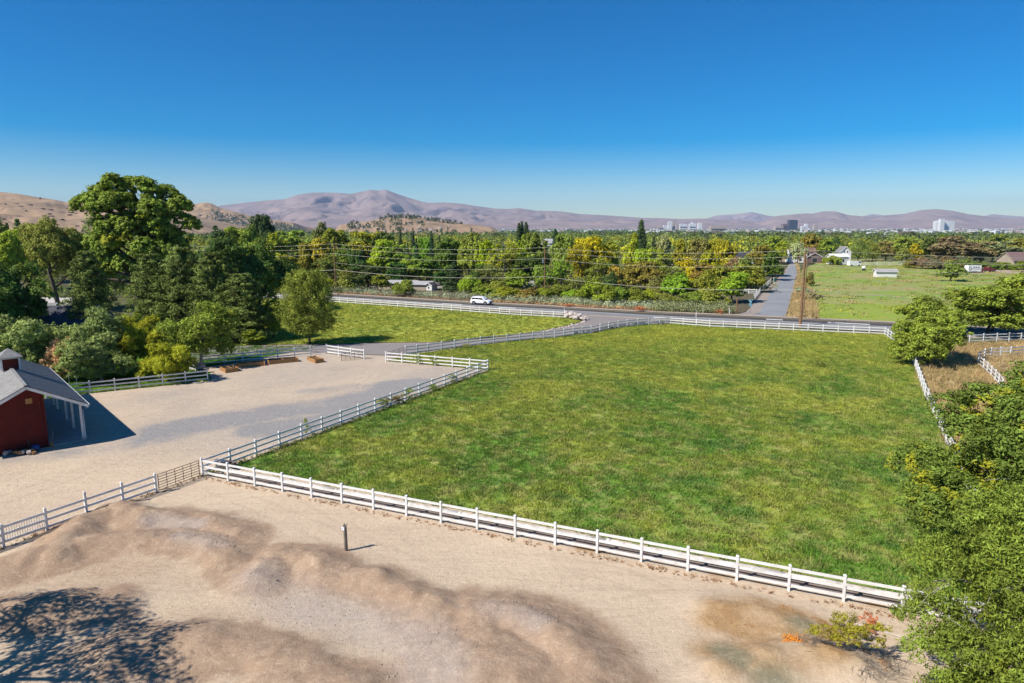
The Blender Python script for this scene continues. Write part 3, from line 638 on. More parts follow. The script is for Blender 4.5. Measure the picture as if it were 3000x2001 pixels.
# shingle courses: hundreds of tabs, too fine to pick apart
def shingles(parent, x_top, x_bot, zf, y0, y1, mat, ex=.15, tw=.31, seed=1):
    g = np.random.default_rng(seed); v = []; f = []; n = int(math.hypot(x_bot - x_top, zf(x_bot) - zf(x_top)) / ex); sgn = 1 if x_bot > x_top else -1
    for i in range(n):
        t0 = i / n; t1 = (i + 1.12) / n; xa = x_top + (x_bot - x_top) * t0; xb = x_top + (x_bot - x_top) * min(t1, 1.005)
        y = y0 + g.random() * tw
        while y < y1:
            e = min(y + tw - .012, y1); l = .012 + .012 * g.random(); kx = len(v); xb2 = xb - sgn * .03 * g.random() * (g.random() < .4)
            v += [(xa, y, zf(xa) + .004), (xa, e, zf(xa) + .004), (xb2, e, zf(xb2) + l + .006), (xb2, y, zf(xb2) + l + .006), (xb2, e, zf(xb2) - .0), (xb2, y, zf(xb2) - .0)]
            f += [(kx, kx + 1, kx + 2, kx + 3), (kx + 3, kx + 2, kx + 4, kx + 5)]; y += tw
    o = obj('shingles', mesh_np('shingles', v, f, mat), parent); o['kind'] = 'stuff'; return o
def shingle_mat(name, c1, c2):
    m, t, p = nodes(name)
    oc = N(t, 'ShaderNodeTexCoord').outputs['Object']; n = noise(t, 3.2, 2, .5, oc); b = noise(t, .5, 3, .6, oc)
    c = mixc(t, ramp(t, n, .3, .7), c1, c2); c = mixc(t, math_(t, 'MULTIPLY', ramp(t, b, .5, .8), .4), c, tuple(x * .7 for x in c2))
    t.links.new(c, p.inputs['Base Color']); p.inputs['Roughness'].default_value = .95; bump(t, p, noise(t, 40, 2, .5, oc), .3); return m
SHT = shingle_mat('grey_shingle_tabs', (.29, .28, .265), (.19, .183, .172))
shingles(barn, XR + .02, XE + .02, zr_, -.47, LEN + .42, SHT, seed=1); shingles(barn, XR - .02, XL - .5, zr_, -.47, LEN + .42, SHT, seed=2)
MB().bar((XR, -.47, ZR + .03), (XR, LEN + .42, ZR + .03), .24, .05).build('ridge_cap', SHT, barn)
for (xa, xb) in ((XR, XE + .03), (XR, XL - .5)):                       # white fascia on the gable, dark drip edge over it
    MB().bar((xa, -.49, zr_(xa) - .16), (xb, -.49, zr_(xb) - .16), .05, .24).build('fascia', WHITE, barn)
    MB().bar((xa, -.5, zr_(xa) - .015), (xb, -.5, zr_(xb) - .015), .06, .04).build('drip_edge', DARKM, barn)
MB().bar((XE + .06, -.45, ZE - .1), (XE + .06, LEN + .4, ZE - .1), .12, .13).build('gutter', WHITE, barn)
dsp = [(XE + .06, -.2, ZE - .16), (XE + .04, -.2, ZE - .35), (2.62, -.2, ZE - .5), (2.62, -.2, .4), (2.7, -.25, .25)]
MB().tube(dsp, .045, 8).build('downspout', WHITE, barn, smooth=True)
for y in (.1, 4.3, 7.6, 12.4, 14.5, 18.9):
    pz = MB().box(2.5, y, 1.58, .17, .17, 3.0).build('porch_post', WHITE, barn); MB().box(2.5, y, .12, .32, .32, .22).build('post_footing', CONC, pz)
MB().bar((2.5, -.3, 3.16), (2.5, LEN + .2, 3.16), .16, .2).build('porch_beam', WHITE, barn)
sl_ = MB().box(1.35, LEN / 2 - .05, .03, 2.66, LEN - .1, .10).build('porch_slab', CONC, barn)
MB().box(XR + .12, -.04, 4.05, .46, .05, .42).build('vent_panel', CEDAR, barn)
# cupola
cy = 8.6; cz = ZR; w2 = .72
cup = MB().box(XR, cy + w2, cz + .42, 2 * w2 - .16, 2 * w2 - .16, 1.1).build('cupola', RED, barn)
for sx in (-1, 1):
    for sy in (0, 1): MB().box(XR + sx * (w2 - .06), cy + sy * 2 * w2 + (.06 if not sy else -.06), cz + .4, .15, .15, 1.15).build('corner_board', WHITE, cup)
MB().box(XR, cy - .0, cz + .93, 2 * w2 - .16, .06, .16).build('corner_board', WHITE, cup)
e = w2 + .22; zb = cz + 1.0; tp = zb + .75
MB().add([(XR - e, cy + w2 - e, zb), (XR + e, cy + w2 - e, zb), (XR + e, cy + w2 + e, zb), (XR - e, cy + w2 + e, zb), (XR, cy + w2, tp),
          (XR - e, cy + w2 - e, zb - .05), (XR + e, cy + w2 - e, zb - .05), (XR + e, cy + w2 + e, zb - .05), (XR - e, cy + w2 + e, zb - .05)],
         [(0, 1, 4), (1, 2, 4), (2, 3, 4), (3, 0, 4), (5, 6, 1, 0), (6, 7, 2, 1), (7, 8, 3, 2), (8, 5, 0, 3), (8, 7, 6, 5)]).build('cupola_roof', SHT, cup)
def BL(x, y, z=0): return BM @ Vector((x, y, z))
# things by the barn
r = thing('firewood_heap', 'heap of cut firewood rounds and rocks along the barn wall', 'firewood', BL(-2.2, -.55))
g = random.Random(3)
for i in range(22):
    px, py, s = g.uniform(-1.6, 1.5), g.uniform(-.3, .25), g.uniform(.1, .2); a = g.uniform(0, 3.14)
    MB().tube([(px - .14 * math.cos(a), py - .14 * math.sin(a), s * .8 + .12 * (i % 2)), (px + .14 * math.cos(a), py + .14 * math.sin(a), s * .8 + .12 * (i % 2))], s * .8, 8).build('log', CEDAR if i % 3 else ROCK, r)
def blob(name, mat, parent, c, s, seed=0, n=2, k=.18):
    g = np.random.default_rng(seed); t = (1 + 5 ** .5) / 2
    import bmesh
    bm = bmesh.new(); bmesh.ops.create_icosphere(bm, subdivisions=n, radius=1)
    for v in bm.verts: v.co = Vector((v.co.x * s[0], v.co.y * s[1], v.co.z * s[2])) * (1 + k * (g.random() - .5) * 2) + Vector(c)
    me = bpy.data.meshes.new(name); bm.to_mesh(me); bm.free(); me.materials.append(mat); return obj(name, me, parent)
bb = blob('rubber_ball', BLUEB, None, (0, 0, .27), (.3, .3, .28), 1, 3, .02); bb.location = BL(-.95, -.55); tag(bb, 'big blue ball on the ground against the red barn wall', 'ball')
for p_ in bb.data.polygons: p_.use_smooth = True
r = thing('standpipe', 'dark thin standpipe in front of the red barn wall', 'pipe', BL(-1.35, -.5)); MB().tube([(0, 0, 0), (0, 0, 1.0)], .035, 8).build('riser', DARKM, r); MB().tube([(0, 0, .95), (.12, 0, .9)], .03, 6).build('spout', DARKM, r)
r = thing('shovel', 'wooden shovel leaning on the corner of the red barn', 'shovel', BL(.18, -.35)); MB().bar((0, .3, 1.25), (0, .02, .4), .035, .035).build('handle', GREYW, r); MB().bar((0, .03, .45), (0, -.03, .02), .28, .03).build('blade', CEDAR, r)
for k, (x_, hh) in enumerate(((gp(478 / 2.34 + 2, 1150), 1.9), (gp(532 / 2.34 + 1, 1152), 1.75))):
    r = thing('steel_post', ['left', 'right'][k] + ' of two thin grey steel posts behind the barn eave', 'post', x_, 0, 'thin steel posts'); MB().tube([(0, 0, 0), (0, 0, hh)], .035, 8).build('shaft', STEEL, r); MB().tube([(0, 0, hh), (0, 0, hh + .04)], .045, 8).build('cap', STEEL, r)
r = thing('manhole_ring', 'flat grey concrete ring on the ground by the end of the orchard fence', 'ring', gp(500 + 315 / 3.918, 940 + 710 / 3.918))
rg = MB(); n = 20
for i in range(n):
    a0, a1 = 2 * math.pi * i / n, 2 * math.pi * (i + 1) / n
    rg.add([(ra * math.cos(t), ra * math.sin(t), z) for t in (a0, a1) for ra in (.42, .6) for z in (.02, .12)], [(1, 3, 7, 5), (2, 6, 7, 3), (0, 1, 5, 4)])
rg.build('ring', CONC, r)

# ------------------------------------------------------------------ wooden garden beds
def bed(label, corners, h=.52):
    P = [gp(500 + x / 3.918, 940 + y / 3.918) for x, y in corners]; r = thing('garden_bed', label, 'garden bed', P[0], 0, 'wooden garden beds')
    Q = [p - P[0] for p in P]
    for i in range(4):
        a, b = Q[i], Q[(i + 1) % 4]
        for j in range(2): MB().bar(a + Vector((0, 0, h * (.25 + .5 * j))), b + Vector((0, 0, h * (.25 + .5 * j))), .045, h * .47).build('plank', CEDAR, r)
        MB().box(a.x, a.y, h * .52, .1, .1, h * 1.04).build('corner_post', CEDAR, r)
    c = sum(Q, Vector()) / 4; s = [c.lerp(p, .95) for p in Q]
    MB().add([(p.x, p.y, .34) for p in s], [(0, 1, 2, 3)]).build('soil', SOIL, r)
    m = [Q[0].lerp(Q[1], .5), Q[3].lerp(Q[2], .5)]; MB().bar(m[0] + Vector((0, 0, h * .95)), m[1] + Vector((0, 0, h * .95)), .04, .07).build('cross_tie', CEDAR, r)
    return r
def rect(x0, y0, x1, y1, depth):                      # front edge in photo, real depth in metres
    a, b = gp(500 + x0 / 3.918, 940 + y0 / 3.918), gp(500 + x1 / 3.918, 940 + y1 / 3.918); d = (b - a).normalized(); n = Vector((-d.y, d.x, 0)); n = n if n.y > 0 else -n
    return a, b, b + n * depth, a + n * depth
def bed2(label, x0, y0, x1, y1, depth):
    global gp
    P = rect(x0, y0, x1, y1, depth); old = gp
    gp = lambda a, b, z=0: P[int(round((a - 500) * 3.918))]
    r = bed(label, [(i, 0) for i in range(4)]); gp = old; return r
bed2('wooden garden bed at the left end of the row, nearest the cart', 632, 600, 780, 580, 1.9)
bed2('long wooden garden bed, second from the left', 765, 540, 1080, 515, 1.2)
bed2('long wooden garden bed, third from the left', 1130, 503, 1462, 470, 1.2)
bed2('wooden garden bed at the right end, nearest the open gate', 1662, 488, 1755, 476, 2.6)
# garden cart
r = thing('garden_cart', 'dark two wheeled garden cart parked by the fence corner', 'cart', gp(500 + 345 / 3.918, 940 + 600 / 3.918), R(25))
MB().box(0, 0, .62, 1.1, .62, .05).box(0, .31, .8, 1.1, .03, .34).box(0, -.31, .8, 1.1, .03, .34).box(.55, 0, .8, .03, .62, .34).build('tray', STEEL, r)
for s in (-1, 1):
    wl = MB().tube([(.05, s * .38, .32), (.05, s * .44, .32)], .32, 14).build('wheel', TYRE, r); MB().tube([(.05, s * .45, .32), (.05, s * .46, .32)], .19, 12).build('hub', STEEL, wl)
MB().tube([(-.5, .2, .62), (-1.2, .2, 1.0)], .025, 6).tube([(-.5, -.2, .62), (-1.2, -.2, 1.0)], .025, 6).build('handle', DARKM, r)
MB().tube([(-.45, .2, .6), (-.5, .2, 0)], .022, 6).build('leg', DARKM, r); MB().tube([(-.45, -.2, .6), (-.5, -.2, 0)], .022, 6).build('leg', DARKM, r)
r = thing('metal_bin', 'grey green metal bin behind the garden cart', 'bin', gp(500 + 300 / 3.918, 940 + 565 / 3.918), R(15))
MB().box(0, 0, .5, .7, .6, 1.0).build('body', HBLUE, r); MB().box(0, 0, 1.02, .76, .66, .06).build('lid', STEEL, r)

# ------------------------------------------------------------------ dark roofed house among the left trees
def gable_house(name, label, loc, rz, L, W, H, rise, wall, roof, trim=None, over=.4, windows=(), cat='house', door=None, rs=0):
    r = thing(name, label, cat, loc, rz)
    MB().add([(x, y, z) for z in (0, H) for x, y in ((-L / 2, -W / 2), (L / 2, -W / 2), (L / 2, W / 2), (-L / 2, W / 2))] + [(-L / 2, 0, H + rise), (L / 2, 0, H + rise)],
             [(0, 1, 5, 4), (1, 2, 6, 5), (2, 3, 7, 6), (3, 0, 4, 7), (5, 6, 9), (7, 4, 8)]).build('wall', wall, r)
    k = rise / (W / 2); e = W / 2 + over; ze = H - k * over
    for s in (-1, 1):
        a = [(-L / 2 - over, s * e, ze), (L / 2 + over, s * e, ze), (L / 2 + over, 0, H + rise), (-L / 2 - over, 0, H + rise)]
        pl = MB().add([(x, y, z + .03) for x, y, z in a] + [(x, y, z + .16) for x, y, z in a], [(0, 1, 2, 3), (7, 6, 5, 4), (0, 4, 5, 1), (1, 5, 6, 2), (2, 6, 7, 3), (3, 7, 4, 0)]).build('roof', roof, r)
    if trim:
        for sx in (-1, 1):
            for s in (-1, 1): MB().bar((sx * (L / 2 + over + .02), s * (e + .02), ze + .05), (sx * (L / 2 + over + .02), 0, H + rise + .07), .05, .22).build('fascia', trim, r)
    for (side, t, z, ww, hh) in windows:               # side: 'f' -y, 'e' +x, 'w' -x
        if side == 'f': c = (t, -W / 2 - .02, z); s = (ww, .06, hh)
        else: c = ((L / 2 + .02) * (1 if side == 'e' else -1), t, z); s = (.06, ww, hh)
        wn_ = MB().box(*c, *s).build('window', trim or HWHITE, r)
        o = .035 * (-1 if side in 'fw' else 1); q = (c[0], c[1] + o, c[2]) if side == 'f' else (c[0] + o, c[1], c[2])
        MB().box(*q, max(.05, s[0] - .16) if side == 'f' else .04, .04 if side == 'f' else s[1] - .16, hh - .16).build('pane', GLASS, wn_)
    return r
ROOFT = shingle_mat('dark_roof_tabs', (.085, .085, .10), (.05, .05, .06))
hc = at(150, 104); h1 = gable_house('house', 'dark slate roofed house with white gable trim among the left trees', (hc.x, hc.y, 0), R(8), 14, 8, 3.0, 2.7, HBLUE, ROOFT, WHITE)
for px, Y, w_, ap, rnd in ((281, 97, 3.6, 5.0, True), (326, 94, 3.2, 4.1, False)):     # two gabled wings facing the yard
    c = at(px, Y, 4); b = hc; T = Matrix.Rotation(-R(8), 4, 'Z') @ Matrix.Translation(-hc); p = T @ Vector((c.x, c.y, 0))
    rs = w_ * .48; ew = ap - rs
    MB().add([(p.x - w_ / 2, p.y, 0), (p.x + w_ / 2, p.y, 0), (p.x + w_ / 2, p.y, ew), (p.x, p.y, ap - .05), (p.x - w_ / 2, p.y, ew)] + [(p.x - w_ / 2, p.y + 5, 0), (p.x + w_ / 2, p.y + 5, 0), (p.x + w_ / 2, p.y + 5, ew), (p.x, p.y + 5, ap - .05), (p.x - w_ / 2, p.y + 5, ew)],
             [(0, 1, 2, 3, 4), (1, 6, 7, 2), (5, 0, 4, 9), (9, 8, 7, 6, 5)]).build('wing_wall', HBLUE, h1)
    for s in (-1, 1):
        a0 = (p.x, p.y - .35, ap); a1 = (p.x + s * (w_ / 2 + .3), p.y - .35, ap - (w_ / 2 + .3) * rs / (w_ / 2))
        MB().add([a0, a1, (a1[0], a1[1] + 5.4, a1[2]), (a0[0], a0[1] + 5.4, a0[2])] + [(q[0], q[1], q[2] + .12) for q in (a0, a1, (a1[0], a1[1] + 5.4, a1[2]), (a0[0], a0[1] + 5.4, a0[2]))], [(0, 1, 2, 3), (7, 6, 5, 4), (0, 4, 5, 1), (1, 5, 6, 2), (2, 6, 7, 3)]).build('wing_roof', ROOFT, h1)
        MB().bar((a0[0], a0[1] - .03, a0[2] - .06), (a1[0], a1[1] - .03, a1[2] - .06), .05, .2).build('gable_trim', WHITE, h1)
    if rnd:
        n = 18; rg = MB()
        for i in range(n):
            t0, t1 = 2 * math.pi * i / n, 2 * math.pi * (i + 1) / n
            rg.add([(p.x - .3 + ra * math.cos(t) * .8, p.y - .05, ap - 1.35 + ra * math.sin(t)) for t in (t0, t1) for ra in (.32, .42)], [(0, 1, 3, 2)])
        rg.build('round_window', WHITE, h1)
c = at(100, 122); gable_house('outbuilding', 'grey shingle roofed outbuilding behind the dark house', (c.x, c.y, 0), R(5), 8, 6, 2.4, 1.7, HTAN, SHING, WHITE, windows=[('e', 0, 1.5, 1, 1)])
sheet('pale_drive', xy([gp(*p) for p in [(60, 912), (215, 912), (225, 872), (120, 872)]]), .055, M('pale_concrete', (.55, .50, .45), (.45, .41, .37), .6, .9))

# ------------------------------------------------------------------ rock pile at the driveway mouth
def rocks(name, label, pts, smin, smax, mat, n, seed, spread):
    r = thing(name, label, 'rocks', pts[0]); g = random.Random(seed); ms = [blob('rock', mat, None, (0, 0, 0), (1, .85, .75), s + seed, 2, .22) for s in range(5)]
    md = [o.data for o in ms]
    for o in ms: bpy.data.objects.remove(o)
    for i in range(n):
        t = g.random() * (len(pts) - 1); k = int(t); p = pts[k].lerp(pts[min(k + 1, len(pts) - 1)], t - k) - pts[0]
        s = g.uniform(smin, smax); p += Vector((g.gauss(0, spread), g.gauss(0, spread), 0)); p.z = s * .35 + max(0, .9 - abs(p.x) * .2) * g.random() * (spread > .5)
        obj('rock', g.choice(md), r, mat4=TRS(p, g.random() * 6, (s, s * g.uniform(.7, 1), s * g.uniform(.6, .9)), g.uniform(-.3, .3)))
    return r
rocks('rock_pile', 'pile of pale boulders where the driveway meets the road', [gp(1668, 932), gp(1690, 933), gp(1712, 938)], .35, .85, ROCK, 34, 1, .9)
rocks('rock_edging', 'line of small pale rocks edging the left field by the driveway', [gp(1718, 939), gp(1700, 949), gp(1664, 957.5), gp(1600, 970.5)], .12, .32, ROCK, 40, 2, .25)
rocks('dark_riprap', 'dark rocks banked behind the curving driveway fence', [gp(1690, 980), gp(1760, 969), gp(1820, 957), gp(1900, 951), gp(1970, 947)], .25, .6, RIPR, 90, 3, .45)

# ------------------------------------------------------------------ utility poles and wires
POLES = []
def pole(label, base, H, r0=.17, arm=True, trans=False, lean=0):
    r = thing('utility_pole', label, 'utility pole', base, 0, 'wooden utility poles')
    MB().tube([(0, 0, -.2), (lean * .5, 0, H * .5), (lean, 0, H)], [r0, r0 * .85, r0 * .7], 10).build('shaft', WOODP, r)
    if arm:
        MB().bar((lean - .9, .15, H - .6), (lean + .9, -.15, H - .6), .1, .12).build('crossarm', WOODP, r)
        for x in (-.8, .8): MB().tube([(lean + x, -x * .16, H - .55), (lean + x, -x * .16, H - .33)], .06, 6).build('insulator', STEEL, r)
    MB().tube([(lean, 0, H), (lean, 0, H + .22)], .06, 6).build('insulator', STEEL, r)
    if trans:
        MB().tube([(-.38, 0, H - 3.6), (-.38, 0, H - 2.6)], .26, 12).build('transformer', STEEL, r); MB().box(-.15, 0, H - 2.9, .3, .1, .1).build('bracket', STEEL, r)
    return r
b1, b2, b3 = gp(984, 854), gp(1595, 877), gp(2344, 956)
H1, H2, H3 = ztop(716, b1.y), ztop(727, b2.y), ztop(735, b3.y)
d01 = (b1 - b2).normalized(); d3 = Vector((.83, -.35, 0)).normalized()
b0 = b1 + d01 * 62 + Vector((0, -6, 0)); b4 = b3 + Vector((70, -22, 0)); H0 = 12.6; H4 = 13.5
pole('brown utility pole at the left beyond the road, bare lower shaft', b1, H1); pole('brown utility pole with a transformer near the white car', b2, H2, arm=False, trans=True)
pole('tallest brown utility pole standing by the near road fence', b3, H3, .27, arm=False, lean=.0)
bb_ = gp(2353, 929); pole('thin utility pole just behind the tallest one, across the road', bb_, ztop(758, bb_.y), .12, False)
for px, py, tp, lb in ((2340, 783, 712, 'thin distant pole at the end of the side road'), (2387, 770, 715, 'distant thin pole with a lamp near the white houses')):
    q = gp(px, py); pole(lb, q, ztop(tp, q.y), .13, False)
def wire(label, pts, sag, rad=.024):
    P = []
    for a, b in zip(pts[:-1], pts[1:]):
        for i in range(24):
            t = i / 24; p = a.lerp(b, t); p.z -= sag * 4 * t * (1 - t); P.append(p)
    P.append(pts[-1]); o = MB().tube(P, rad, 5).build('power_line', WIRE); tag(o, label, 'power line', 'overhead wires'); return o
def ATT(dz_, off=0): return [Vector((b.x + off, b.y, H + dz_)) for b, H in ((b0, H0), (b1, H1), (b2, H2), (b3, H3), (b4, H4))]
wire('topmost overhead wire running across the whole view', ATT(.15), .95)
wire('second overhead wire from the top', ATT(-.95, .5), 1.0)
wire('third overhead wire, above the low cable', ATT(-2.45, -.2), 1.15)
wire('lowest overhead cable crossing in front of the woodland', [p for p in ATT(-6.9, .2)][:4] + [b4 + Vector((0, 0, 6.2))], 1.1, .034)
wire('faint thin wire hanging between the left and middle poles', [b1 + Vector((0, 0, H1 - 5)), b2 + Vector((0, 0, H2 - 4.6))], 1.2, .02)

# ------------------------------------------------------------------ roadside signs and markers
s = gp(2197, 921); r = thing('street_sign', 'pale blue street sign on a thin post at the side road corner', 'sign', s, R(10))
MB().tube([(0, 0, 0), (0, 0, 3.0)], .04, 8).build('post', STEEL, r)
MB().box(0, 0, 2.95, 1.0, .03, .26).build('name_blade', SIGNB, r); MB().box(0, .0, 2.62, .03, 1.0, .24).build('name_blade', SIGNB, r)
n = 8; MB().prism([(.42 * math.cos(math.pi / 8 + i * math.pi / 4), 2.05 + .42 * math.sin(math.pi / 8 + i * math.pi / 4)) for i in range(n)], Matrix.Translation((0, -.06, 0)), .03).build('plate', SIGNB, r)
for k, (px, py, h, lb) in enumerate([(1653.5, 921, 1.6, 'white marker post behind the end of the left field fence'), (2039, 930, 1.35, 'white marker post on the near edge of the road'), (2059, 917, 1.5, 'white marker post among the sagebrush'), (2137, 921, 1.7, 'leaning white and orange marker post by the side road')]):
    r = thing('marker_post', lb, 'marker post', gp(px, py), 0, 'roadside marker posts'); ln = -.14 if k == 3 else 0
    MB().bar((0, 0, 0), (ln, 0, h), .05, .13).build('blade', PAINTW, r); MB().bar((ln * .78, -.04, h * .78), (ln * .93, -.04, h * .93), .02, .12).build('reflector', ORANGE if k == 3 else STEEL, r)
r = thing('wooden_post', 'stubby brown timber post beside the street sign', 'post', gp(2157, 920.5)); MB().tube([(0, 0, 0), (.03, 0, 3.2)], [.14, .12], 8).build('timber', WOODP, r); MB().tube([(.03, 0, 3.2), (.03, 0, 3.26)], [.13, .05], 8).build('cap', WOODP, r)
r = thing('wheeled_bin', 'green wheeled bin at the side road verge', 'bin', gp(2271, 826)); MB().box(0, 0, .65, .65, .7, 1.05).build('body', GREENP, r); MB().box(0, 0, 1.2, .7, .76, .08).build('lid', GREENP, r); MB().tube([(-.3, .3, .12), (.3, .3, .12)], .12, 8).build('wheel', TYRE, r)
r = thing('mailbox', 'white mailbox on a post beside the green bin', 'mailbox', gp(2266, 826)); MB().box(0, 0, .55, .1, .1, 1.1).build('post', PAINTW, r); MB().box(0, 0, 1.25, .25, .5, .3).build('box', PAINTW, r)
r = thing('wooden_post', 'thin grey fence post in the dry verge right of the tallest pole', 'post', gp(2377, 872)); MB().tube([(0, 0, 0), (0, 0, 2.6)], .08, 6).build('timber', GREYW, r); MB().tube([(0, 0, 2.6), (0, 0, 2.65)], [.09, .04], 6).build('cap', GREYW, r)

# ------------------------------------------------------------------ trees
def unit(a): return a / (np.linalg.norm(a, axis=-1, keepdims=True) + 1e-9)
def leaves(name, cen, rad, nleaf, leaf, mat, g, flat=.75, up=.5, aspect=.5, yel=None, out=None, crnd=None, hang=0):
    """a crown mesh: nleaf rhombic leaves round every cluster centre"""
    K = len(cen); cen = np.repeat(cen, nleaf, 0); rd = np.repeat(rad, nleaf); n = len(cen)
    d = unit(g.normal(size=(n, 3))); r = g.random(n) ** .45
    off = d * (r * rd)[:, None] * np.array([1, 1, flat]); off[:, 2] -= hang * rd * r * r; pos = cen + off
    nor = d * .7 + np.array([0, 0, up]) + g.normal(size=(n, 3)) * .55
    if out is not None: nor = nor + np.repeat(out, nleaf, 0) * .6
    nor = unit(nor); t = unit(np.cross(nor, g.normal(size=(n, 3))))
    if hang: t = unit(t + np.array([0, 0, -1.2 * hang]))
    b = np.cross(nor, t); s = leaf * (.55 + .9 * g.random(n))
    v = np.stack([pos + t * (s * .5)[:, None], pos + b * (s * .5 * aspect)[:, None] + nor * (s * .07)[:, None], pos - t * (s * .5)[:, None], pos - b * (s * .5 * aspect)[:, None] + nor * (s * .07)[:, None]], 1).reshape(-1, 3)
    f = np.arange(n * 4).reshape(-1, 4)
    cr = np.repeat(g.random(K) if crnd is None else crnd, nleaf); rn = np.clip(.55 * cr + .45 * g.random(n), 0, 1)
    ye = np.zeros(n) if yel is None else np.repeat(yel, nleaf) * (.4 + .6 * g.random(n))
    return mesh_np(name, v, f, mat, dict(rnd=rn, yel=np.clip(ye, 0, 1)))
def limb(mb, a, b, r0, r1, g, n=5, bend=.15, sides=6):
    a, b = np.array(a, float), np.array(b, float); L = np.linalg.norm(b - a); pts = []
    k = g.normal(size=3) * L * bend; k[2] = abs(k[2]) * .4 + L * .05
    for i in range(n): t = i / (n - 1); pts.append(a + (b - a) * t + k * math.sin(math.pi * t) * .6 + g.normal(size=3) * L * .02 * (0 < i < n - 1))
    mb.tube(pts, [r0 + (r1 - r0) * (i / (n - 1)) for i in range(n)], sides); return pts
def broadleaf(name, seed, H=10, W=8, low=.22, lobes=9, ncl=14, nleaf=26, leaf=.34, bark=None, cf=.34, flat=.75, lobr=.42, top=1.0, gaps=.0, up=.5, aspect=.55, hang=0, yels=(), stems=1, tr=.028, tw=0, lobset=None, sub=0):
    g = np.random.default_rng(seed); zc = H * (low + 1) / 2; a = W / 2; c = H * (1 - low) / 2
    if lobset is not None: L = np.array([l[:3] for l in lobset], float); lr = np.array([l[3] for l in lobset], float)
    else:
        L = []
        while len(L) < lobes:
            p = g.uniform(-1, 1, 3)
            if np.linalg.norm(p) < 1 and (not L or min(np.linalg.norm(p - q) for q in L) > .30): L.append(p * (.40 + .45 * np.linalg.norm(p)))
        L = np.array(L); L = L * np.array([a, a, c * .82]) + np.array([0, 0, zc]); lr = lobr * min(a, c) * (.7 + .6 * g.random(len(L)))
    big_ = list(zip(L, lr))
    if sub:                                        # break every bough into smaller sprays
        L2 = []; r2 = []; y2 = []
        for i, (p, r) in enumerate(zip(L, lr)):
            for k in range(sub):
                d = unit(g.normal(size=3)); d[2] = d[2] * .8 + .15; L2.append(p + d * r * (.35 + .40 * g.random())); r2.append(r * (.58 + .24 * g.random())); y2.append(i in yels)
        L = np.array(L2); lr = np.array(r2); yels = [i for i, v in enumerate(y2) if v]; ncl = ncl * .55
    cen = []; rad = []; out = []; yl = []; lobv = g.random(len(L)); cr = []
    for i, (p, r) in enumerate(zip(L, lr)):
        nn = max(4, int(ncl * (r / lr.mean()) ** 2)); d = unit(g.normal(size=(nn, 3))); d[:, 2] = np.where(d[:, 2] < -.45, -d[:, 2], d[:, 2])
        rr_ = r * (.62 + .45 * g.random(nn)); q = p + d * rr_[:, None] * np.array([1, 1, .9])
        dd = np.linalg.norm(q[:, None] - L[None], axis=2) / lr[None]; dd[:, i] = 9
        keep = (dd.min(1) > .5) & (q[:, 2] > H * .03) & (g.random(nn) > gaps); q = q[keep]; d = d[keep]
        cen.append(q); rad.append(np.full(len(q), cf * r) * (.7 + .6 * g.random(len(q)))); out.append(d); cr.append(np.clip(.35 * lobv[i] + .65 * g.random(len(q)), 0, 1))
        yv = 1.0 if i in yels else 0.0; yl.append(np.full(len(q), yv) * (g.random(len(q)) > .15))
    cen, rad, out, yl, cr = map(np.concatenate, (cen, rad, out, yl, cr)); yl = np.maximum(yl, (g.random(len(yl)) < .04) * .35)
    crown = leaves(name + '_crown', cen, rad, nleaf, leaf, LEAF, g, flat, up, aspect, yl, out, cr, hang)
    mb = MB(); r0 = H * tr; forks = []
    for s in range(stems):
        off = np.array([0, 0, 0]) if stems == 1 else np.append(g.normal(size=2) * W * .04, 0)
        topz = L[:, 2].max() * .8; tp = np.array([g.normal() * W * .05 + off[0] * 3, g.normal() * W * .05 + off[1] * 3, topz])
        pts = limb(mb, off + [0, 0, -.15], tp, r0 / stems ** .4, r0 * .25, g, 7, .05, 8); forks += pts[2:]
    mb2 = mb
    for p, r in big_:
        f = min(forks, key=lambda q: np.linalg.norm(q - (p - [0, 0, H * .12])) + (3 if q[2] > p[2] else 0)); pts = limb(mb, f, p, r0 * .42, r0 * .10, g, 5)
        for k in range(3):
            e = p + unit(g.normal(size=3)) * r * .85; limb(mb, pts[3], e, r0 * .14, r0 * .03, g, 4, .2, 4)
    return mb.mesh(name + '_trunk', bark or BARK, True), crown
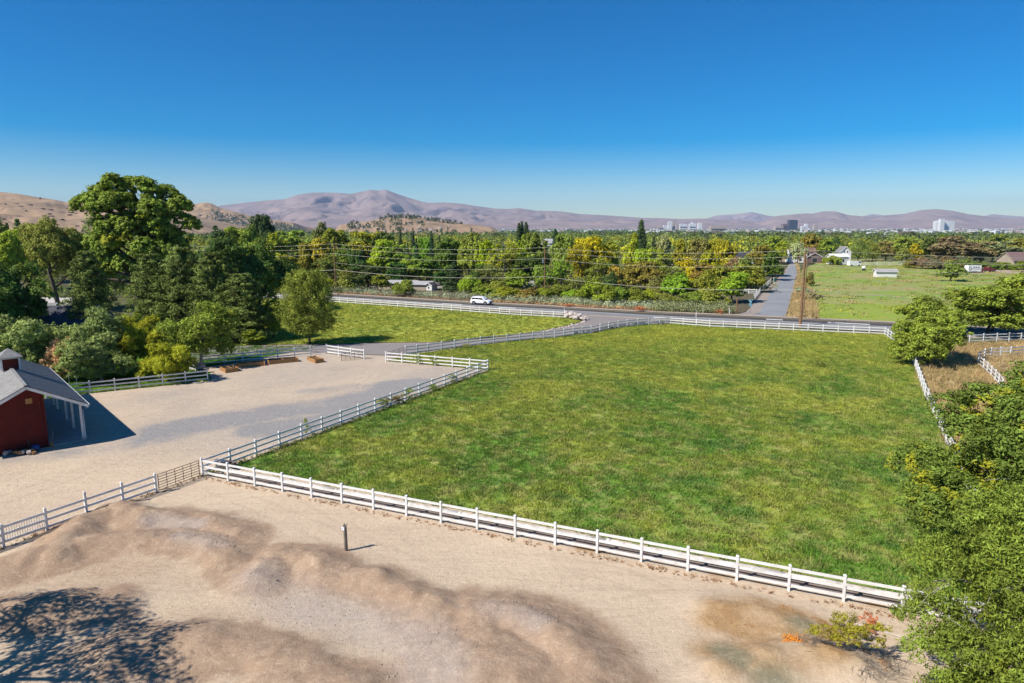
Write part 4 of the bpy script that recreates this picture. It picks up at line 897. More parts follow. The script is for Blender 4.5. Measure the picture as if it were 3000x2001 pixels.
def conifer(name, seed, H=14, W=6, low=.06, whorls=22, per=9, nleaf=16, leaf=.4, power=1.0, droop=.15, bare=0., tuftr=.30, round_=0., mat=None):
    g = np.random.default_rng(seed); cen = []; rad = []; out = []; mb = MB()
    mb.tube([(0, 0, -.15), (0, 0, H * .5), (0, 0, H * .97)], [H * .022, H * .014, H * .003], 7)
    for i in range(whorls):
        t = (i + g.random() * .6) / whorls; z = H * (low + (1 - low) * t); prof = (1 - t) ** power
        if round_: prof = math.sqrt(max(0, 1 - (abs(t - .38) / .66) ** 2.2)) * round_ + prof * (1 - round_)
        R_ = W / 2 * max(.05, prof) * (.85 + .3 * g.random()); n = max(3, int(per * (.35 + .65 * prof)))
        a0 = g.random() * 6.28
        for j in range(n):
            a = a0 + 6.283 * j / n + g.normal() * .2; rr_ = R_ * (.75 + .4 * g.random()); dr = np.array([math.cos(a), math.sin(a), 0])
            if g.random() < .35: mb.tube([(0, 0, z), tuple(dr * rr_ * .8 + [0, 0, z - droop * rr_ + .1])], [H * .004, H * .0012], 4, False)
            for s in (.45, .75, 1.0):
                if s < .6 and prof < .25: continue
                if g.random() < bare: continue
                cen.append(dr * rr_ * s + [g.normal() * .1 * R_, g.normal() * .1 * R_, z - droop * rr_ * s * s + (.12 * rr_ if s == 1 else 0)]); rad.append(tuftr * (.35 * W / 2 + .45 * R_) * (.75 + .5 * g.random())); out.append(dr)
    cen.append([0, 0, H * .985]); rad.append(.05 * H * .3); out.append(np.array([0, 0, 1]))
    crown = leaves(name + '_crown', np.array(cen), np.array(rad), nleaf, leaf, mat or NEEDLE, g, .62, .55, .34, None, np.array(out))
    return mb.mesh(name + '_trunk', BARK, True), crown
def plant(name, label, cat, meshes, loc, rz, s, col, group=None, jit=.0):
    r = thing(name, label, cat, loc, rz, group); r.scale = s
    t = obj('trunk', meshes[0], r); c = obj('crown', meshes[1], r); c.color = (*col, 1); return r

C = dict(green=(.092, .122, .022), deep=(.050, .080, .018), dark=(.032, .054, .015), lime=(.125, .152, .020), ygreen=(.155, .165, .018), gold=(.20, .195, .018), olive=(.112, .120, .028),
         brown=(.125, .100, .045), pine=(.058, .074, .019), spruce=(.030, .052, .018), juniper=(.085, .100, .018), sage=(.17, .185, .105), orange=(.20, .135, .035), pale=(.17, .185, .095), apple=(.112, .138, .045), peach=(.25, .165, .085), elm=(.102, .128, .022), rust=(.24, .10, .045), ggold=(.155, .158, .017))
# prototypes for the woodland beyond the road
P_ = {}
P_['round'] = [broadleaf('round%d' % i, 40 + i, 10, 9, .0, 15, 30, 26, .46, cf=.36, sub=3) for i in range(3)]
P_['tall'] = [broadleaf('tall%d' % i, 50 + i, 13, 8, .04, 18, 28, 26, .46, lobr=.48, cf=.36, sub=3) for i in range(2)]
P_['loose'] = [broadleaf('loose%d' % i, 60 + i, 11, 9, .05, 15, 18, 24, .40, PALEB, .42, gaps=.2, tr=.030, sub=3) for i in range(2)]
P_['bush'] = [broadleaf('bush%d' % i, 70 + i, 5, 5.5, -.15, 13, 26, 24, .32, stems=3, tr=.02, cf=.38) for i in range(3)]
P_['spruce'] = [conifer('spruce%d' % i, 80 + i, 14, 4.6, .02, 30, 11, 20, .42, .9) for i in range(2)]
P_['poplar'] = [conifer('poplar0', 83, 14, 2.6, .03, 28, 9, 20, .38, .5, -.5, round_=.75, mat=LEAF)]
P_['sequoia'] = [conifer('sequoia0', 85, 18, 8.5, .02, 34, 14, 24, .5, .72, .05)]
P_['willow'] = [broadleaf('willow0', 87, 10, 10, .0, 14, 28, 28, .5, hang=.9, aspect=.3, up=.2, flat=1.1)]
NAMES = dict(round='broadleaf tree', tall='tall cottonwood', loose='sparse tree with pale limbs', bush='rounded shrub', spruce='narrow spruce', poplar='slim poplar', sequoia='great cone shaped sequoia', willow='weeping willow')
KEYN = dict(round='broadleaf_tree', tall='cottonwood_tree', loose='sparse_tree', bush='shrub', spruce='spruce_tree', poplar='poplar_tree', sequoia='sequoia_tree', willow='willow_tree')
CATN = dict(bush='shrub')
CN = dict(green='mid green', deep='deep green', dark='dark green', lime='bright lime green', ygreen='yellow green', gold='golden yellow', ggold='greenish gold', olive='olive', brown='brownish', spruce='dark green', orange='orange tinged', pale='pale grey green', sage='grey green', rust='rust red', elm='green', pine='olive green')
# (px centre, forward metres, photo y of the top, width in photo px, kind, colour)
W_ = [(875, 262, 648, 96, 'tall', 'green'), (945, 268, 652, 60, 'round', 'olive'), (990, 260, 660, 74, 'round', 'elm'), (1073, 255, 650, 82, 'tall', 'lime'), (940, 214, 690, 66, 'round', 'ygreen'), (905, 212, 702, 42, 'round', 'lime'),
      (848, 200, 741, 72, 'round', 'ggold'), (962, 204, 742, 86, 'loose', 'olive'), (1112, 216, 693, 74, 'round', 'ggold'), (1160, 215, 692, 66, 'tall', 'green'), (1058, 206, 728, 62, 'round', 'deep'), (1078, 197, 775, 76, 'round', 'dark'),
      (1010, 208, 720, 64, 'round', 'green'), (1020, 190, 790, 60, 'bush', 'olive'), (945, 190, 800, 60, 'bush', 'ygreen'), (900, 186, 790, 70, 'bush', 'green'), (1175, 300, 664, 20, 'spruce', 'spruce'), (1212, 310, 667, 18, 'spruce', 'spruce'),
      (1222, 245, 697, 24, 'spruce', 'spruce'), (1196, 235, 712, 22, 'spruce', 'spruce'), (1266, 262, 674, 22, 'spruce', 'spruce'), (1290, 256, 688, 22, 'spruce', 'spruce'), (1200, 206, 740, 62, 'tall', 'elm'), (1248, 207, 736, 64, 'tall', 'green'),
      (1130, 250, 672, 70, 'round', 'deep'), (1240, 270, 690, 60, 'round', 'green'), (1322, 218, 690, 84, 'round', 'deep'), (1376, 216, 684, 84, 'round', 'olive'), (1422, 212, 696, 66, 'round', 'ggold'), (1476, 205, 690, 92, 'loose', 'ygreen'),
      (1530, 214, 690, 56, 'round', 'lime'), (1572, 212, 683, 92, 'round', 'green'), (1520, 335, 655, 13, 'poplar', 'spruce'), (1529, 337, 650, 13, 'poplar', 'spruce'), (1541, 333, 652, 15, 'poplar', 'spruce'), (1626, 300, 673, 14, 'poplar', 'spruce'),
      (1648, 236, 678, 64, 'round', 'olive'), (1726, 206, 684, 96, 'round', 'gold'), (1690, 200, 702, 62, 'loose', 'ygreen'), (1330, 190, 768, 66, 'spruce', 'spruce'), (1398, 194, 770, 66, 'round', 'dark'), (1376, 182, 792, 54, 'bush', 'lime'),
      (1440, 190, 770, 72, 'loose', 'olive'), (1505, 186, 790, 70, 'round', 'green'), (1545, 195, 742, 80, 'round', 'dark'), (1592, 186, 770, 60, 'round', 'green'), (1640, 188, 745, 74, 'loose', 'elm'), (1450, 176, 822, 66, 'bush', 'olive'), (1515, 169, 848, 46, 'bush', 'ygreen'),
      (1590, 166, 832, 70, 'bush', 'elm'), (1640, 172, 820, 66, 'bush', 'green'), (1700, 176, 800, 74, 'loose', 'olive'), (1786, 206, 700, 60, 'round', 'ggold'), (1850, 232, 684, 54, 'round', 'ygreen'), (1875, 258, 642, 48, 'sequoia', 'spruce'),
      (1912, 240, 692, 36, 'spruce', 'spruce'), (1945, 246, 690, 54, 'round', 'pale'), (1996, 228, 694, 58, 'round', 'ggold'), (2042, 224, 692, 62, 'round', 'olive'), (2082, 226, 691, 66, 'round', 'ggold'), (2128, 220, 706, 70, 'round', 'ggold'),
      (1886, 214, 722, 62, 'round', 'ygreen'), (1932, 212, 724, 74, 'loose', 'ygreen'), (2012, 206, 738, 62, 'loose', 'gold'), (2030, 196, 776, 46, 'round', 'gold'), (2082, 206, 734, 62, 'round', 'ggold'), (2150, 204, 738, 70, 'loose', 'brown'),
      (1760, 190, 752, 84, 'loose', 'olive'), (1798, 184, 774, 44, 'round', 'orange'), (1842, 190, 764, 70, 'round', 'elm'), (1902, 188, 758, 90, 'round', 'olive'), (1962, 186, 764, 84, 'loose', 'olive'), (2064, 190, 768, 84, 'round', 'olive'), (2118, 186, 776, 76, 'round', 'elm'),
      (2172, 196, 744, 74, 'round', 'olive'), (1735, 158, 822, 84, 'bush', 'lime'), (1780, 156, 838, 70, 'bush', 'elm'), (1895, 160, 838, 70, 'bush', 'ygreen'), (1945, 158, 850, 70, 'bush', 'olive'), (2035, 158, 842, 80, 'bush', 'elm'), (2090, 156, 850, 80, 'bush', 'olive'), (1420, 172, 836, 70, 'bush', 'elm'), (1480, 168, 842, 76, 'bush', 'ygreen'), (1555, 164, 845, 70, 'bush', 'olive'), (1812, 160, 826, 66, 'bush', 'green'), (1862, 158, 842, 62, 'bush', 'elm'), (1975, 166, 800, 88, 'round', 'lime'), (1920, 170, 815, 60, 'bush', 'olive'), (2066, 164, 796, 66, 'bush', 'lime'),
      (2142, 160, 792, 92, 'round', 'lime'), (2192, 186, 770, 88, 'round', 'elm'), (2264, 226, 734, 62, 'round', 'deep'), (2238, 244, 702, 66, 'tall', 'elm'), (1680, 164, 838, 56, 'bush', 'lime'), (1790, 175, 800, 60, 'bush', 'deep'), (2020, 168, 830, 60, 'bush', 'olive'),
      (1185, 176, 818, 60, 'bush', 'green'), (1120, 190, 800, 60, 'round', 'green'), (1165, 200, 765, 60, 'round', 'dark'), (1300, 196, 790, 60, 'round', 'dark'),
      (2256, 330, 674, 54, 'tall', 'olive'), (2288, 322, 703, 36, 'round', 'ygreen'), (2380, 355, 685, 62, 'round', 'olive'), (2424, 350, 694, 64, 'round', 'elm'), (2446, 420, 694, 40, 'round', 'deep'), (2516, 345, 702, 66, 'willow', 'olive'),
      (2556, 350, 707, 56, 'willow', 'olive'), (2594, 350, 702, 62, 'round', 'brown'), (2440, 316, 740, 44, 'bush', 'lime'), (2656, 350, 690, 74, 'round', 'olive'), (2682, 335, 710, 44, 'round', 'gold'), (2640, 330, 722, 46, 'round', 'olive'),
      (2712, 345, 690, 50, 'round', 'deep'), (2748, 350, 688, 58, 'round', 'green'), (2796, 325, 678, 92, 'tall', 'brown'), (2868, 320, 692, 76, 'tall', 'brown'), (2904, 350, 669, 56, 'tall', 'green'), (2936, 316, 692, 76, 'tall', 'brown'),
      (2980, 330, 694, 70, 'round', 'green'), (3040, 320, 680, 80, 'round', 'olive'), (2336, 320, 706, 40, 'round', 'pale'), (2700, 290, 752, 60, 'bush', 'brown'), (2735, 286, 755, 56, 'bush', 'brown'), (2668, 292, 760, 40, 'bush', 'olive'), (2770, 292, 752, 60, 'bush', 'brown'), (2820, 296, 752, 60, 'bush', 'olive'), (2890, 285, 768, 70, 'bush', 'elm'), (2945, 284, 768, 70, 'bush', 'green'), (3000, 284, 766, 70, 'bush', 'elm'),
      (2784, 222, 764, 72, 'round', 'olive'), (2372, 205, 800, 26, 'bush', 'olive'), (2350, 185, 845, 30, 'bush', 'sage'), (2382, 168, 862, 44, 'bush', 'pale'),
      # far behind the left trees
      (793, 262, 618, 86, 'round', 'dark'), (700, 250, 655, 80, 'round', 'elm'), (745, 240, 660, 66, 'round', 'green'), (640, 260, 660, 70, 'spruce', 'spruce'), (820, 228, 684, 74, 'round', 'ygreen'), (770, 214, 700, 70, 'round', 'lime'), (15, 220, 632, 70, 'round', 'olive'), (70, 240, 640, 70, 'spruce', 'spruce'), (40, 190, 660, 90, 'round', 'ygreen'), (110, 215, 655, 90, 'round', 'elm')]
def where(px, py, Y):
    for lim, t in ((120, 'at the far left edge'), (720, 'left of the dark round tree'), (860, 'above the left pines'), (984, 'left of the left utility pole'), (1150, 'right of the left utility pole'), (1290, 'above the grey roofed shed'), (1470, 'above the white car'), (1596, 'left of the transformer pole'), (1720, 'right of the transformer pole'), (1840, 'above the driveway mouth'), (1930, 'by the great sequoia'), (2060, 'below the downtown towers'), (2170, 'below the long white building'), (2300, 'beside the side road'), (2420, 'by the tallest utility pole'), (2480, 'by the white gabled house'), (2620, 'behind the far meadow'), (2760, 'left of the horse trailer'), (2860, 'behind the horse trailer'), (9999, 'at the far right edge')):
        if px < lim: return t
cnt = {}; lab = []
for i, (px, Y, tp, wd, kind, col) in enumerate(W_):
    row = 'front row' if Y < 182 else 'middle rows' if Y < 222 else 'back rows'
    lab.append('%s %s %s %s' % (CN[col], NAMES[kind], where(px, tp, Y), row))
ordn = ['leftmost', 'second', 'third', 'fourth', 'fifth', 'sixth', 'seventh']
for l in set(lab):
    ix = sorted([i for i, k in enumerate(lab) if k == l], key=lambda i: W_[i][0])
    if len(ix) > 1:
        for n, i in enumerate(ix): lab[i] = l + ', ' + (ordn[n] + (' from left' if n else ''))
PROTO = dict(round=(10, 9), tall=(13, 8), loose=(11, 9), bush=(5, 5.5), spruce=(14, 4.6), poplar=(14, 2.6), sequoia=(18, 8.5), willow=(10, 10))
gt = random.Random(5)
for i, (px, Y, tp, wd, kind, col) in enumerate(W_):
    z0 = gz(Y); p = at(px, Y, z0); h = max(2.0, ztop(tp, Y) - z0); ww = wpx(wd, Y) * 1.12; ph, pw = PROTO[kind]
    c = [x * gt.uniform(.82, 1.18) for x in C[col]]
    plant(KEYN[kind], lab[i], CATN.get(kind, 'tree'), gt.choice(P_[kind]), (p.x, p.y, z0), gt.random() * 6.28, (ww / pw * gt.uniform(.95, 1.1), ww / pw * gt.uniform(.95, 1.1), h / ph), c, 'woodland trees beyond the road' if kind != 'bush' else 'shrubs beyond the road')
# infill of the woodland, rows one cannot tell apart behind the named ones
fill = []
gi_ = np.random.default_rng(99)

# ------------------------------------------------------------------ named trees near the yard
def big(name, label, px, py, tp, kind_mesh, ph, col, rz=0, wscale=None, group=None, Y=None):
    b = gp(px, py) if Y is None else at(px, Y); h = ztop(tp, b.y); s = h / ph; ws = s if wscale is None else wscale
    return plant(name, label, 'tree', kind_mesh, b, rz, (ws, ws, s), C[col], group)
# the great cottonwood: lobes laid out after its real outline (x across, y depth, z up, radius)
cw = [(-8.5, 0, 22.8, 2.6), (-6.0, 1.5, 24.6, 2.7), (-3.0, -1, 25.6, 2.6), (0, 1, 26, 2.4), (3.0, -.5, 25.4, 2.5), (5.6, 1, 23.6, 2.7), (8.0, 0, 21.4, 2.5), (9.6, -.5, 18.8, 2.2), (-4.6, -2, 21.8, 2.9), (-.6, -2.6, 22.6, 3.0), (3.4, -2.4, 21.2, 3.0), (6.6, -1.5, 18, 2.6), (2.0, -3.2, 17.8, 2.7), (-2.0, -3.4, 18.4, 2.6), (-1.4, -3.8, 15.2, 2.2), (2.8, -3.6, 14.2, 2.3), (5.8, -2, 13.6, 2.2), (7.6, 0, 15.4, 2.2), (-5.2, -1, 17.2, 2.4), (-7.2, 1, 14.2, 2.6), (-4.2, -2.4, 13.2, 2.4), (-9.2, 2, 11.6, 2.4), (-1.0, -2.8, 11.2, 2.2), (4, 0, 10.6, 2.0), (-6, 0, 9.8, 2.2), (0, 3, 20, 3.2), (-4, 3, 18, 3), (4, 3, 17, 3), (-8.4, -1, 8.4, 2.0), (3.6, -3.4, 20.0, 1.2), (1.0, -4.8, 16.4, 1.3)]
CWM = broadleaf('great_cottonwood', 5, 27.5, 22, .2, ncl=50, nleaf=28, leaf=.47, cf=.30, lobset=cw, sub=5, gaps=.0, yels=(29, 30, 14), tr=.032, aspect=.6)
b = gp(421, 939); plant('cottonwood_tree', 'towering cottonwood with a few yellow boughs, tallest tree in view', 'tree', CWM, b, 0, (1.02, 1.02, ztop(510, b.y) / 28.3), C['green'])
ELM = broadleaf('yard_elm', 6, 15, 13, .22, 15, 44, 36, .34, gaps=.08, tr=.036, sub=5)
b = gp(175, 913); plant('elm_tree', 'yellow green elm with a dark forked trunk behind the slate roofed house', 'tree', ELM, b, 1, (1.0, 1.0, ztop(640, b.y) / 15), C['olive'])
MAP_ = broadleaf('yard_maple', 7, 12, 11, .0, 16, 44, 30, .36, up=.6, sub=5)
b = at(20, 96); plant('maple_tree', 'deep green maple filling the left edge above the house', 'tree', MAP_, b, 0, (1.15, 1.15, ztop(735, b.y) / 12), C['deep'])
b = at(760, 142); plant('maple_tree', 'deep green round tree behind the pines, left of the juniper', 'tree', MAP_, b, 2, (1.15, 1.15, ztop(690, b.y) / 12), C['deep'])
b = at(655, 146); plant('walnut_tree', 'very dark green tree rising behind the middle pines', 'tree', MAP_, b, 4, (.95, .95, ztop(668, b.y) / 12), C['dark'])
b = at(300, 150); plant('elm_tree', 'dull green tree left of the towering cottonwood', 'tree', MAP_, b, 5, (1.0, 1.0, ztop(632, b.y) / 12), C['apple'])
PINE = [conifer('pine%d' % i, 90 + i, 14, 8.0, .0, 22, 14, 44, .40, .75, .02, .06, .25, .55) for i in range(2)]
for k, (px, Y, tp, s, lb) in enumerate([(275, 118, 735, .9, 'shaded dark pine left of the cottonwood trunk'), (462, 113, 742, 1.0, 'olive pine just right of the cottonwood trunk'), (548, 111, 722, 1.05, 'tallest olive pine, in the middle of the pine row'), (640, 109, 738, 1.05, 'dense olive pine fourth in the row'), (718, 106, 800, 1.0, 'lowest pine at the right end of the row'), (255, 104, 862, .62, 'small brownish pine beside the house gables')]):
    b = at(px, Y); h = ztop(tp, Y); plant('pine_tree', lb, 'tree', PINE[k % 2], b, k * 1.3, (s, s, h / 14), C['pine'], 'row of olive pines')
JUN = conifer('juniper', 95, 11, 11.5, .17, 20, 16, 56, .34, .5, -.1, .04, .22, .8)
b = gp(908, 1009); plant('juniper_tree', 'broad olive juniper on a bare trunk beside the driveway', 'tree', JUN, b, 0, (.68, .68, ztop(797, b.y) / 11), C['juniper'])
LITE = broadleaf('sapling', 8, 6, 4.4, .0, 12, 30, 30, .26)
b = at(800, 109); plant('sapling', 'bright lime sapling between the pines and the juniper', 'tree', LITE, b, 0, (1, 1, ztop(868, b.y) / 6), C['lime'])
b = at(745, 103); plant('shrub', 'lime green shrub at the foot of the pines', 'shrub', LITE, b, 2, (.8, .8, .42), C['lime'])
APP = [broadleaf('apple%d' % i, 20 + i, 6, 7.5, .0, 17, 42, 28, .25, bark=PALEB, hang=-.5, aspect=.45, cf=.36, tr=.03, gaps=.04, sub=4) for i in range(3)]
for k, (px, py, tp, s, col, lb) in enumerate([(90, 1105, 932, 1.15, 'apple', 'big grey green apple tree behind the barn cupola'), (268, 1100, 925, .80, 'apple', 'apple tree in front of the taller house gable'), (302, 1120, 978, .98, 'apple', 'apple tree with pale trunk at the orchard fence'), (190, 1118, 1000, .55, 'peach', 'small peach coloured tree behind the barn roof'), (405, 1085, 945, .72, 'ggold', 'yellowing apple tree right of the house gables'), (470, 1112, 1000, .62, 'ygreen', 'small yellow green apple tree behind the orchard fence'), (515, 1116, 1010, .60, 'ygreen', 'yellow flecked apple tree nearest the garden cart'), (590, 1075, 908, .98, 'elm', 'dense green tree left of the driveway bend'), (450, 1040, 926, .7, 'ggold', 'gold tipped shrub tree below the cottonwood'), (395, 1020, 925, .5, 'lime', 'lime shrub tree beside the second house gable'), (20, 1060, 950, .8, 'apple', 'leafy apple tree at the left edge above the barn')]):
    b = gp(px, py); h = ztop(tp, b.y); plant('apple_tree', lb, 'tree', APP[k % 3], b, k * 1.1, (s * 1.22, s * 1.22, h / 5.8), C[col], 'orchard trees by the barn')
# right hand trees
RT = [broadleaf('fence_elm%d' % i, 30 + i, 8, 9, -.04, 19, 46, 40, .26, gaps=.22, tr=.03, stems=2, lobr=.44, sub=4) for i in range(2)]
b = gp(2705, 1068); plant('elm_tree', 'loose green tree growing on the right pasture fence', 'tree', RT[0], b, 0, (1.08, 1.08, ztop(888, b.y) / 8), C['elm'])
b = at(2895, 112); plant('elm_tree', 'round green tree left of its twin beyond the dry weeds', 'tree', RT[1], b, 1, (1.5, 1.5, ztop(822, b.y) / 8), C['elm'])
b = at(3050, 110); plant('elm_tree', 'round green tree cut by the right edge beyond the dry weeds', 'tree', RT[0], b, 2, (1.5, 1.5, ztop(815, b.y) / 8), C['elm'])
# big elms standing close on the right
NE = broadleaf('near_elm', 12, 12.5, 15, .02, ncl=100, nleaf=44, leaf=.205, cf=.29, aspect=.42, hang=.35, up=.45, tr=.022, stems=2, bark=PALEB, gaps=.0, sub=4,
               lobset=[(-5.2, -1.5, 5.2, 2.0), (-4.6, 1.5, 6.6, 2.1), (-3.0, -2.5, 7.2, 2.2), (-2.4, 1.0, 9.0, 2.1), (-.5, -1.5, 9.6, 2.2), (1.2, 1.5, 10.4, 2.1), (2.6, -1.5, 9.4, 2.3), (4.6, 0, 8.8, 2.3), (-5.0, -3.0, 2.8, 1.9), (-3.2, -4.0, 4.6, 2.2), (-1.0, -4.4, 6.6, 2.2), (1.6, -4.2, 7.0, 2.2), (4.0, -3.6, 6.4, 2.2), (-2.2, -4.8, 2.2, 1.9), (0, -5.0, 4.2, 2.1), (2.6, -5.2, 4.0, 2.1), (-1.5, 1, 6, 2.6), (2, 1, 6, 2.8), (-4.8, .5, 3.4, 2.0), (5.6, 2, 6.4, 2.2)], yels=())
NEy = CWM
def yellow_tips(me, frac, seed, top):           # turning leaves at the outer tips of some sprays
    n = len(me.polygons); g = np.random.default_rng(seed); y = np.zeros(n, np.float32); co = np.zeros(n * 3, np.float32); me.polygons.foreach_get('center', co); co = co.reshape(-1, 3)
    f = vnoise(co[:, 0] * 1.0 + co[:, 2] * .6, co[:, 1] + co[:, 2] * .4, 1.1, seed, 3); y = np.clip((f - frac) / .06, 0, 1) * .75 * np.clip((co[:, 2] - top) / 2.0, 0, 1); me.attributes['yel'].data.foreach_set('value', y.astype(np.float32))
yellow_tips(NE[1], .62, 4, 4.0)
b = Vector((27.3, 34.0, 0)); plant('elm_tree', 'large dark elm with yellow sprays at the right, behind the nearest tree', 'tree', NE, b, 0, (1.0, 1.0, .85), (.066, .094, .019))
NW = broadleaf('near_locust', 13, 9, 11, .0, ncl=100, nleaf=52, leaf=.165, cf=.28, aspect=.34, hang=.55, up=.35, tr=.024, stems=3, bark=PALEB, gaps=.0, sub=4,
               lobset=[(-3.8, 0, 3.0, 1.7), (-3.4, 1.5, 4.8, 1.7), (-2.0, 0, 6.2, 1.8), (0, 1.5, 7.2, 1.8), (0, -1.5, 6.8, 1.8), (2.2, 0, 7.0, 1.9), (-2.6, -2.2, 3.6, 1.7), (-1.0, -3.2, 4.8, 1.8), (1.4, -3.0, 5.2, 1.8), (-3.2, -1.5, 1.2, 1.4), (-1.6, -3.6, 2.2, 1.6), (.8, -4.2, 2.8, 1.7), (3.2, -2.5, 4.4, 1.8), (3.6, 1, 5.2, 1.9), (0, 0, 4, 2.2)])
b = Vector((19.9, 23.2, 0)); plant('locust_tree', 'nearest tree, light olive and feathery in the lower right corner', 'tree', NW, b, 0, (1.0, 1.0, .90), (.076, .100, .018))
# the tree just outside the frame whose shadow lies across the lower left
SH = broadleaf('shade_tree', 14, 11, 13, .22, 16, 44, 34, .26, gaps=.42, aspect=.35)
plant('shade_tree', 'tree outside the left edge casting the streaky shadow on the dirt', 'tree', SH, (-27.0, 21.6, 0), 0, (1.12, 1.12, 1.08), C['green'])
# small shrubs and weeds
SB = [broadleaf('small_bush%d' % i, 100 + i, 1.6, 1.9, -.05, 9, 12, 22, .10, stems=3, tr=.012, gaps=.15) for i in range(3)]
for k, (p, s, col, lb) in enumerate([(gp(600 + 1465 / 2.34, 900 + 390 / 2.34), (.75, .75, .95), 'elm', 'left of two little bushes by the arena end fence'), (gp(600 + 1575 / 2.34, 900 + 400 / 2.34), (.8, .8, .95), 'elm', 'right of two little bushes by the arena end fence'), (gp(600 + 700 / 2.34, 900 + 880 / 2.34), (.35, .35, 1.0), 'elm', 'lone spindly weed growing against the pasture side fence'),
      (gp(600 + 1230 / 2.34, 900 + 690 / 2.34), (1.0, .7, .85), 'olive', 'leftmost clump of vine tangled in the pasture side fence'), (gp(600 + 1320 / 2.34, 900 + 665 / 2.34), (1.1, .8, .8), 'brown', 'middle clump of vine tangled in the pasture side fence'), (gp(600 + 1400 / 2.34, 900 + 635 / 2.34), (1.0, .7, .8), 'elm', 'rightmost clump of vine tangled in the pasture side fence'),
      (gp(600 + 1560 / 2.34, 900 + 578 / 2.34), (.8, .5, .6), 'elm', 'low weed clump between vine and arena corner'), (gp(600 + 1700 / 2.34, 900 + 520 / 2.34), (.8, .5, .7), 'elm', 'small weed clump close to the arena corner'), (gp(2395, 1075), (.9, .9, .8), 'olive', 'dusty weed in the dry strip'),
      (gp(1876, 913), (1.6, 1.2, .9), 'rust', 'rust red tumbleweed on the far road edge'), (gp(1665, 899), (1.4, 1.0, .5), 'rust', 'rust brown weed by the road right of the transformer pole'), (gp(2108, 920), (1.5, 1.0, .6), 'rust', 'rust red weed beside the leaning marker post'), (gp(600 + 1790 / 2.34, 520 + 1170 / 2.34), (.9, .6, .5), 'olive', 'dry scrub by the driveway fence')]):
    plant('weed', lb, 'weed', SB[k % 3], p, k, s, C[col])
# cut branch with leaves, orange fruit and twigs
q = gp(2490, 1930); CUT = broadleaf('felled_branch', 110, 2.4, 3.6, -.1, 12, 22, 34, .085, stems=2, bark=PALEB, tr=.02, hang=-.4, gaps=.05)
r = thing('cut_branch', 'felled leafy olive branch lying in the lower right dirt', 'branch', (q.x, q.y, dz(q.x, q.y)), 0); t_ = obj('stem', CUT[0], r); c_ = obj('foliage', CUT[1], r); c_.color = (.15, .14, .02, 1); r.scale = (.95, .6, .72)
tw = MB(); g = np.random.default_rng(3)
for i in range(120):
    a = g.random() * 6.28; l = .25 + .5 * g.random(); x, y = g.normal() * .55, g.normal() * .4; tw.tube([(x, y, .04 + .1 * g.random()), (x + l * math.cos(a), y + l * math.sin(a), .04 + .22 * g.random())], [.009, .004], 4)
for (px, py, lb, sx, sy, n) in ((2395, 1907, 'grey twigs between the orange fruit and the felled branch', .55, .5, 60), (2560, 1975, 'brush heap of dark twigs right of the felled branch', 1.1, .9, 160), (2600, 1935, 'loose grey twigs beside the lower right tree', .7, .6, 60)):
    q = gp(px, py); tw = MB()
    for i in range(n):
        a = g.random() * 6.28; l = .2 + .5 * g.random(); x, y = g.normal() * .5 * sx, g.normal() * .5 * sy; z = .02 + .12 * g.random(); tw.tube([(x, y, z), (x + l * math.cos(a), y + l * math.sin(a), z + .15 * g.random())], [.010, .005], 4, False)
    o = tw.build('twig_heap', GREYW, None, (q.x, q.y, dz(q.x, q.y))); tag(o, lb, 'twigs')
q = gp(2327, 1897); fr = np.random.default_rng(8); n = 150; ctr = np.stack([fr.normal(size=n) * .22, fr.normal(size=n) * .22, .03 + .05 * fr.random(n)], -1); fs = .035 + .015 * fr.random(n)
o = obj('fallen_fruit', mesh_np('fallen_fruit', (ico[None] * fs[:, None, None] + ctr[:, None]).reshape(-1, 3), (icf[None] + (np.arange(n) * 6)[:, None, None]).reshape(-1, 3), ORANGE), None, (q.x, q.y, dz(q.x, q.y))); tag(o, 'heap of small orange fruit on the dirt beside the felled branch', 'fruit', None, 'stuff')
q = gp(2545, 1850); plant('dead_shrub', 'small dead rust red shrub above the felled branch', 'shrub', SB[1], (q.x, q.y, dz(q.x, q.y)), 0, (.55, .5, .5), C['rust'])
a = gp(2300 + 1080 / 5.224, 1750 + 420 / 5.224); b = gp(2300 + 2020 / 5.224, 1750 + 690 / 5.224) ; r = MB().tube([a + Vector((0, 0, .05)), b + Vector((0, 0, .05))], .03, 8).build('white_hose', PLASTIC); tag(r, 'thin white pipe lying on the dirt by the lower right tree', 'pipe')

# ------------------------------------------------------------------ roadside brush and far woodland (masses)
def scrub(name, label, n, sampler, size, nleaf, leaf, cols, seed, hang=-.3, cat='brush'):
    g = np.random.default_rng(seed); P = np.array([sampler(g) for _ in range(n)]); rad = size * (.6 + .8 * g.random(n))
    cen = P.copy(); cen[:, 2] += rad * .55
    o = obj(name, leaves(name, cen, rad, nleaf, leaf, LEAF, g, .8, .5, .45, None, None, None, hang)); o.color = (*cols, 1); return tag(o, label, cat, None, 'stuff')
def along(pts, wmin, wmax):
    def f(g):
        t = g.random() * (len(pts) - 1); k = int(t); a, b = pts[k], pts[k + 1]; p = a.lerp(b, t - k); d = (b - a).normalized(); n = Vector((-d.y, d.x, 0)); n = n if n.y > 0 else -n
        p = p + n * g.uniform(wmin, wmax); return (p.x, p.y, 0)
    return f
rf = offs(road_far, -2.0)
scrub('sagebrush', 'grey green sagebrush belt along the far side of the road', 620, along(rf[1:7], .8, 7.5), .95, 46, .30, (.15, .165, .10), 1)
scrub('sagebrush', 'dusty sagebrush beside the side road junction', 260, along([gp(1905, 913), gp(2020, 918), gp(2150, 921)], .6, 8), 1.1, 50, .30, (.115, .125, .06), 2)
